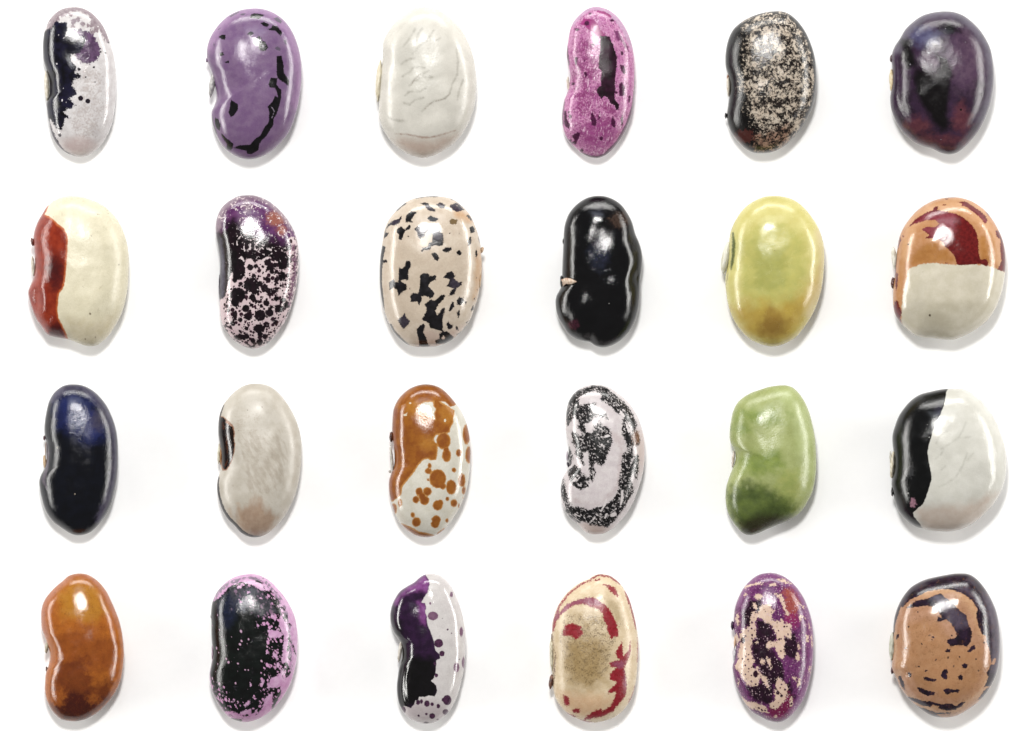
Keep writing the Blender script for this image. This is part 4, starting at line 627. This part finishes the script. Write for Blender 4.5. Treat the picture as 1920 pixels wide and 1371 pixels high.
bean('beige bean with crimson curved stripes and a pointed top', (1000, 1051),
 [(545,108),(610,120),(660,150),(705,195),(740,250),(770,310),(795,390),(815,470),(830,550),(840,640),(843,730),(838,830),(830,930),(815,1020),(790,1100),(750,1170),(700,1225),(640,1265),(570,1290),(490,1303),(420,1295),(350,1270),(290,1240),(235,1190),(190,1130),(165,1060),(157,1000),(152,900),(152,780),(150,680),(150,590),(152,520),(165,450),(195,370),(230,310),(280,250),(340,200),(400,165),(450,145),(490,118)],
 ('#e6d2b2','#dac4a0',60),
 [dict(col=('#9a7e4c','#a88c5a',40), polys=[[(220,640),(400,560),(600,600),(620,800),(600,960),(460,1060),(260,1000),(220,820)],[(330,430),(460,400),(540,500),(420,540)]], noise=[(30,60),(14,12)], soft=110, clip=135, off=-15, op=0.9),
  dict(col=('#a08a60','#ac966c',30), polys=[[(560,300),(680,330),(730,520),(650,480)]], noise=[(20,40),(10,10)], soft=30, clip=50, op=0.6),
  dict(col=('#e0b890','#d6a87e',40), polys=[[(200,1060),(600,1090),(660,1120),(520,1260),(300,1220)]], noise=[(20,50)], soft=60, clip=80, op=0.7),
  dict(col='#5c4624', polys=[[(230,400),(600,420),(760,500),(700,560),(620,900),(420,1060),(240,980),(180,620)]], clip=34, noise=[(24,10),(16,34)], off=-40, soft=7, op=0.6),
  dict(col=('#86101c','#9c1c2c',24), polys=[[(555,190),(600,188),(650,215),(672,250),(682,295),(650,275),(610,240),(595,208)],[(225,600),(250,545),(250,510),(330,505),(380,520),(385,555),(400,585),(345,635),(310,605)],
   [(185,440),(230,395),(270,350),(340,320),(400,300),(480,292),(540,330),(590,360),(630,420),(665,500),(682,580),(680,608),(640,615),(628,632),(605,590),(590,530),(565,470),(560,430),(520,390),(470,375),(400,345),(320,360),(260,400),(215,440),(195,480)],
   [(706,650),(722,720),(725,760),(765,720),(778,645),(782,720),(760,800),(730,850),(745,940),(750,1010),(740,1080),(690,1150),(640,1210),(560,1250),(440,1275),(400,1285),(430,1245),(500,1200),(545,1190),(555,1210),(620,1170),(650,1100),(665,1050),(600,1072),(600,1040),(640,1005),(670,985),(655,965),(615,955),(615,910),(650,870),(665,860),(615,850),(615,820),(640,808),(690,800),(660,760),(660,730),(685,690)],
   [(240,1078),(285,1095),(292,1150),(278,1172),(245,1150)],[(308,1195),(340,1185),(378,1190),(365,1225),(325,1225)],[(240,1205),(300,1235),(360,1255),(280,1255)]],
   strokes=[([(155,560),(170,490),(205,370),(290,260),(400,180),(460,160)],[22,26,16,14,14,10]),([(460,150),(530,115),(610,125),(700,190)],[14,14,18,14]),([(740,250),(790,380),(825,540)],[18,26,18]),([(840,620),(845,730),(838,820)],[8,18,8]),([(820,1010),(800,1090),(765,1145)],[10,26,10]),([(190,1150),(230,1195)],12),([(490,160),(530,150)],10),([(350,1275),(470,1303)],12)], noise=[(10,16),(7,8)], soft=4),
  dict(col=('#8c4a64','#9c5a70',16), within=4, strokes=[([(190,460),(270,360),(380,315),(520,330)],60)], dots=[(690,830,50,30),(745,960,20,80)], noise=[(16,18)], soft=16, op=0.75),
  dict(col='#5c3a26', strokes=[([(150,590),(160,660),(175,760),(165,900),(155,1010)],[16,10,24,30,16])], clip=14, noise=[(16,10),(6,30)], off=-6, soft=4, op=0.8),
 ], hil=[dict(p=(148,760,18,130,2), mat=('#a89c7c','#e4dcc4',12)), dict(name='scar_bump', p=(143,975,20,60,-8), rz=40, mat=('#3a1c16','#80503c',14,0.4)), dict(name='scar_bump', p=(152,620,10,36,0), rz=24, mat=('#3a2014','#7a5a3c',12,0.5))], rough=0.5, relief=0.9, grain=0.09, grain_size=7)

bean('purple bean with jagged flesh-pink patches and black-purple middle', (1340, 1051),
 [(430,98),(500,105),(560,130),(620,175),(670,230),(715,300),(750,380),(775,460),(790,550),(795,650),(793,750),(785,850),(768,940),(745,1030),(715,1110),(670,1180),(620,1240),(560,1285),(500,1300),(430,1285),(370,1255),(300,1215),(245,1150),(205,1080),(170,1000),(150,920),(143,850),(160,790),(170,720),(168,640),(157,580),(150,520),(155,440),(165,370),(190,300),(225,230),(280,165),(350,115)],
 ('#562052','#7c3c74',18),
 [dict(col=('#8a5488','#96648f',40), strokes=[([(180,330),(260,190),(380,115),(500,110),(640,200),(740,370),(785,560),(790,760),(740,1030),(640,1220)],70)], noise=[(14,30)], soft=34, clip=60, op=0.7),
  dict(col=('#1c0816','#2e1028',40), polys=[[(220,430),(280,320),(360,310),(400,400),(330,420),(290,530),(225,540)],[(330,470),(440,490),(500,620),(430,680),(470,740),(540,800),(560,960),(480,1000),(460,1160),(300,1120),(250,1010),(370,990),(360,880),(300,780),(300,640),(330,620)],[(550,620),(640,560),(680,680),(640,800),(550,760)],[(520,1080),(600,960),(640,1100),(560,1240),(440,1240),(440,1180)]], noise=[(18,40)], soft=20, clip=40),
  dict(col=('#a0462c','#b05a3c',20), dots=[(615,350,60,100),(590,260,50,40)], noise=[(20,20)], soft=24, clip=40, op=0.75),
  dict(col=('#8c1c54','#a02c64',16), dots=[(560,1140,60,90),(500,1220,80,50),(620,480,70,60)], noise=[(20,20)], soft=26, clip=40, op=0.6),
  dict(col=('#e4c8b4','#dabba6',40), polys=[[(200,590),(230,540),(280,530),(290,440),(300,400),(345,420),(370,360),(420,345),(445,350),(450,390),(480,400),(455,430),(460,470),(520,490),(530,465),(560,500),(608,505),(612,632),(560,605),(555,740),(580,745),(530,790),(500,740),(480,690),(440,700),(430,720),(410,690),(420,650),(440,640),(470,650),(500,640),(490,590),(465,540),(440,500),(400,490),(380,465),(340,455),(320,480),(325,540),(330,610),(300,640),(290,700),(300,750),(320,800),(300,840),(320,870),(350,840),(350,880),(380,920),(420,940),(435,1030),(400,990),(370,930),(340,1010),(260,1000),(220,950),(200,900),(160,860),(200,760),(205,680)],
   [(315,285),(345,262),(385,275),(375,300),(340,315)],[(305,345),(320,340),(345,380),(330,390),(305,365)],[(470,255),(530,270),(560,320),(570,390),(600,430),(600,447),(570,430),(540,350),(510,300)],[(485,1000),(500,935),(540,960),(585,1010),(580,1080),(540,1150),(490,1195),(440,1185),(440,1150),(475,1130),(490,1090),(475,1060)],[(415,770),(440,790),(462,860),(450,870),(420,820)],[(660,740),(670,725),(680,790),(670,805),(645,780)],[(660,665),(680,665),(680,720),(665,710)],[(730,600),(755,605),(755,650),(735,650)],[(750,500),(770,540),(755,550)],[(605,1090),(615,1090),(630,1150),(605,1180),(600,1150)],[(625,935),(645,935),(655,970),(635,960)],[(680,930),(690,990),(660,1010),(665,960)],[(470,1260),(490,1230),(505,1240),(490,1265)],[(210,1090),(260,1130),(330,1140),(400,1160),(430,1220),(370,1215),(320,1190),(290,1195),(235,1140)],[(165,600),(175,580),(200,640),(180,680)],[(165,450),(190,420),(200,510),(180,520),(165,490)],[(230,215),(290,185),(360,175),(400,185),(300,200),(240,225)],[(430,190),(490,180),(490,200),(440,205)],[(490,150),(560,150),(620,190),(560,180)],[(670,330),(720,370),(715,390),(680,350)],[(680,430),(740,470),(700,450),(690,490),(675,460)],[(755,850),(770,850),(765,910),(755,890)],[(180,940),(200,980),(190,1010)],[(370,785),(400,800),(395,830),(360,825),(355,800)],[(320,650),(345,655),(335,670)],[(240,260),(260,270),(235,290)],[(775,580),(790,680),(780,700),(770,620)]], dots=[(205,770,20,70)], noise=[(12,18,dict(d=5)),(8,8)], soft=3),
  dict(col=('#4a1838','#3a1030',14), within=4, all=1, clip=6, noise=[(30,26,dict(v=1)),(5,30)], off=-10.5, soft=2),
  dict(col='#2c0c22', dots=[(325,910,20,26),(310,850,12),(515,630,10),(505,1060,16),(535,1085,12),(490,1030,12,8),(225,640,18,24)], noise=[(4,9)], soft=3),
  dict(col='#d8b8c0', all=1, clip=6, noise=[(18,15,dict(v=1)),(5,60)], off=-10, soft=2.5, op=0.7),
 ], hil=[dict(p=(160,770,18,70,4), mat=('#a8a4a8','#dcd8dc',20,0.35)), dict(p=(166,640,12,60,-6), mat=('#c49c80','#e0bc9c')), dict(name='scar_bump', p=(142,522,14,36,0), rz=26, mat=('#24102a','#4a2a4c',20,0.3))], rough=0.24, relief=0.7)

bean('round tan bean with a dark purple rim, a purple hook and short black dashes', (1660, 1051),
 [(600,103),(660,107),(710,130),(760,175),(810,240),(850,310),(885,390),(905,470),(918,570),(922,670),(918,770),(905,860),(880,940),(840,1020),(790,1090),(730,1150),(660,1200),(590,1240),(520,1260),(450,1262),(370,1245),(300,1205),(230,1150),(170,1090),(120,1020),(90,950),(58,890),(50,850),(56,790),(63,700),(62,600),(66,510),(80,430),(110,350),(150,280),(200,220),(260,180),(330,150),(410,130),(490,115),(550,105)],
 ('#bd9072','#b08262',60),
 [dict(col=('#ae7c50','#b8885c',40), polys=[[(140,500),(400,480),(500,640),(780,700),(760,1000),(520,1120),(260,1020),(130,800)]], noise=[(30,70),(12,14)], soft=50, clip=70, op=0.7),
  dict(col=('#c89a72','#d0a880',30), strokes=[([(280,270),(420,240),(560,240),(680,340),(730,420),(780,580)],70),([(80,600),(85,760),(110,900)],40),([(200,1120),(340,1180),(560,1200),(760,1060),(860,880)],60)], noise=[(14,40)], soft=36, clip=60, op=0.7),
  dict(col=('#8a6c64','#a4887c',30), strokes=[([(680,110),(740,160)],[20,26]),([(70,500),(100,380),(180,250),(300,160)],26)], noise=[(8,30)], soft=10, op=0.6),
  dict(col=('#1a0d1a','#2c1a30',50), polys=[[(170,380),(240,320),(340,300),(400,270),(440,262),(480,300),(540,340),(600,410),(640,430),(655,490),(690,570),(685,640),(650,690),(610,675),(520,685),(490,655),(490,630),(545,625),(568,600),(550,550),(520,500),(480,470),(420,490),(403,495),(415,450),(450,455),(420,410),(390,375),(330,360),(260,370)],
    [(465,722),(490,705),(520,712),(510,732),(480,738)],[(652,725),(690,680),(715,675),(715,705),(670,735)],[(608,835),(630,822),(658,832),(650,862),(620,866)],[(440,905),(465,865),(495,870),(490,910),(492,950),(475,955),(440,925)],[(575,925),(600,912),(620,930),(605,960),(580,955)],[(303,930),(320,925),(360,945),(402,950),(402,970),(350,965),(308,955)],[(172,900),(190,890),(210,915),(200,935),(180,925)],[(235,848),(270,842),(272,855),(240,855)],[(250,1010),(290,1025),(330,1040),(395,1055),(385,1078),(330,1085),(290,1065),(260,1035)],[(460,1035),(490,1022),(540,1035),(598,1032),(580,1060),(540,1055),(500,1072),(470,1060)],
    [(160,1090),(220,1100),(300,1125),(370,1130),(440,1150),(520,1145),(560,1170),(600,1140),(638,1132),(610,1170),(560,1195),(500,1205),(420,1185),(430,1170),(380,1155),(360,1175),(300,1165),(220,1130)],[(100,930),(120,920),(145,980),(155,1040),(120,1000)],
    [(720,440),(735,410),(760,440),(790,540),(798,590),(770,590),(745,530)],[(560,215),(600,195),(650,220),(740,310),(760,370),(735,380),(680,290),(620,250)],
    [(130,380),(200,312),(260,285),(330,247),(450,226),(540,236),(620,265),(690,318),(737,390),(722,440),(745,530),(775,592),(802,600),(808,655),(836,740),(850,830),(810,900),(822,940),(792,1010),(840,1010),(960,900),(960,400),(800,130),(720,90),(620,90),(460,100),(300,140),(200,200),(120,320)],[(740,1120),(800,1030),(840,1020),(790,1100)]],
   holes=[[(845,830),(870,780),(888,790),(870,835)]],
   strokes=[([(60,600),(70,500),(110,370),(180,260),(280,180)],[16,20,24,26,24]),([(300,1190),(400,1225),(520,1225)],[14,14,8]),([(640,1215),(720,1165)],12),([(90,620),(100,600)],20),([(250,1170),(380,1240),(440,1255)],[14,24,8])], dots=[(325,880,9,6),(373,615,10),(290,665,7),(500,775,8),(400,790,8),(345,600,6),(370,630,8),(540,845,8),(590,770,6),(790,655,6),(742,882,6),(255,412,5),(180,530,5),(160,700,10,6),(525,600,8),(725,790,7)], noise=[(7,18,dict(d=4)),(4,8)], soft=3),
  dict(col=('#544a5a','#645868',40), within=3, polys=[[(390,280),(480,300),(640,440),(660,520),(560,560),(480,450)],[(780,250),(960,300),(960,900),(850,900),(860,600)],[(560,215),(650,210),(760,340)]], noise=[(16,50)], soft=36, clip=50, op=0.7),
  dict(col='#7c5030', all=1, clip=8, noise=[(10,12),(8,40)], off=-15, soft=5, op=0.5),
 ], hil=[dict(p=(52,690,25,112,-2), mat=('#a8a894','#dcdccc',24,0.4)), dict(name='scar_bump', p=(62,870,18,44,-14), rz=34, mat=('#38222c','#5c3c44',20,0.3))], rough=0.24, relief=0.55)
# ---------------------------------------------------------------- paper
def paper():
    m = bpy.data.materials.new('white_paper'); m.use_nodes = True
    nt = m.node_tree; bs = nt.nodes['Principled BSDF']
    n = nt.nodes.new('ShaderNodeTexNoise'); n.inputs['Scale'].default_value = 900; n.inputs['Detail'].default_value = 4
    tc = nt.nodes.new('ShaderNodeTexCoord'); nt.links.new(tc.outputs['Object'], n.inputs['Vector'])
    rp = nt.nodes.new('ShaderNodeValToRGB'); nt.links.new(n.outputs[0], rp.inputs[0])
    rp.color_ramp.elements[0].color = (0.875, 0.875, 0.875, 1); rp.color_ramp.elements[1].color = (0.90, 0.90, 0.905, 1)
    nt.links.new(rp.outputs[0], bs.inputs['Base Color'])
    bs.inputs['Roughness'].default_value = 0.9; bs.inputs['Specular IOR Level'].default_value = 0.1
    n_ = 24; V = []; F = []
    for i in range(n_+1):
        for j in range(n_+1):
            V.append(((i/n_-0.5)*3.0, (j/n_-0.5)*3.0, 0.0))
    for i in range(n_):
        for j in range(n_):
            a = i*(n_+1)+j; F.append((a, a+n_+1, a+n_+2, a+1))
    o = link_mesh('paper_ground', np.array(V), F, m, None)
    o['kind'] = 'structure'
paper()
# ---------------------------------------------------------------- beans
MATS = {}
def mat_of(spec):
    if spec not in MATS:
        MATS[spec] = plain_material('pad', spec[0], spec[1], spec[2] if len(spec) > 2 else 14, spec[3] if len(spec) > 3 else 0.55)
    return MATS[spec]
def chip(B, parent, cx, cy, zc):
    """the torn skin: a thin curled wedge with two flaps"""
    k = S/Z
    rows = [[(222, 748), (262, 733), (302, 740), (346, 762)], [(232, 768), (262, 758), (300, 762), (346, 764)], [(236, 802), (262, 783), (302, 785), (346, 767)]]
    hz = [[14, 10, 6, 0], [-6, 4, 2, 0], [12, 8, 6, 0]]
    lift = [66, 122, 156, 172]
    V = []; F = []
    for lay in (0, -9):
        for r in range(3):
            for c in range(4):
                x, y = rows[r][c]; V.append((x-cx, -(y-cy), zc+lift[c]+hz[r][c]+lay))
    for r in range(2):
        for c in range(3):
            a = r*4+c; F.append((a, a+4, a+5, a+1)); b = a+12; F.append((b, b+1, b+5, b+4))
    ring = [0, 1, 2, 3, 7, 11, 10, 9, 8, 4]
    for i in range(len(ring)):
        a, b = ring[i], ring[(i+1) % len(ring)]; F.append((a, b, b+12, a+12))
    return link_mesh('torn_skin', np.array(V, float)*k, F, mat_of(('#b98a6e', '#ead9c4', 16, 0.5)), parent)
for i, B in enumerate(BEANS):
    B['seed'] = i+1
    ox, oy = B['o']
    O = np.array(B['outline'], float)
    cx, cy = (O.min(0)+O.max(0))/2
    e = bpy.data.objects.new('bean', None); scene.collection.objects.link(e)
    e.empty_display_size = 0.005
    e['label'] = B['label']; e['category'] = 'bean'; e['group'] = 'dried beans laid out in rows on white paper'
    Hb0 = 0.85*B.get('thick', 0.56)*np.ptp(O[:, 0])/2*S/Z
    f = (CAM_H-Hb0)/(CAM_H-EQ)
    e.location = ((ox+cx/Z-960)*S*f, -(oy+cy/Z-685.5)*S*f, 0)
    Hb = make_coat(B, e, cx, cy)
    for h in B.get('hil', []):
        x, y, rx, ry, tilt = h['p']
        blob(h.get('name', 'hilum'), x, y, rx, ry, h.get('rz', ry*0.42), tilt, mat_of(h.get('mat', ('#c9bda4', '#efe9dc'))), e, cx, cy,
             Hb+h.get('dz', 0), seed=i, groove=h.get('g', 0.25), rough=h.get('r', 0.06))
    if B.get('chip'): chip(B, e, cx, cy, Hb)
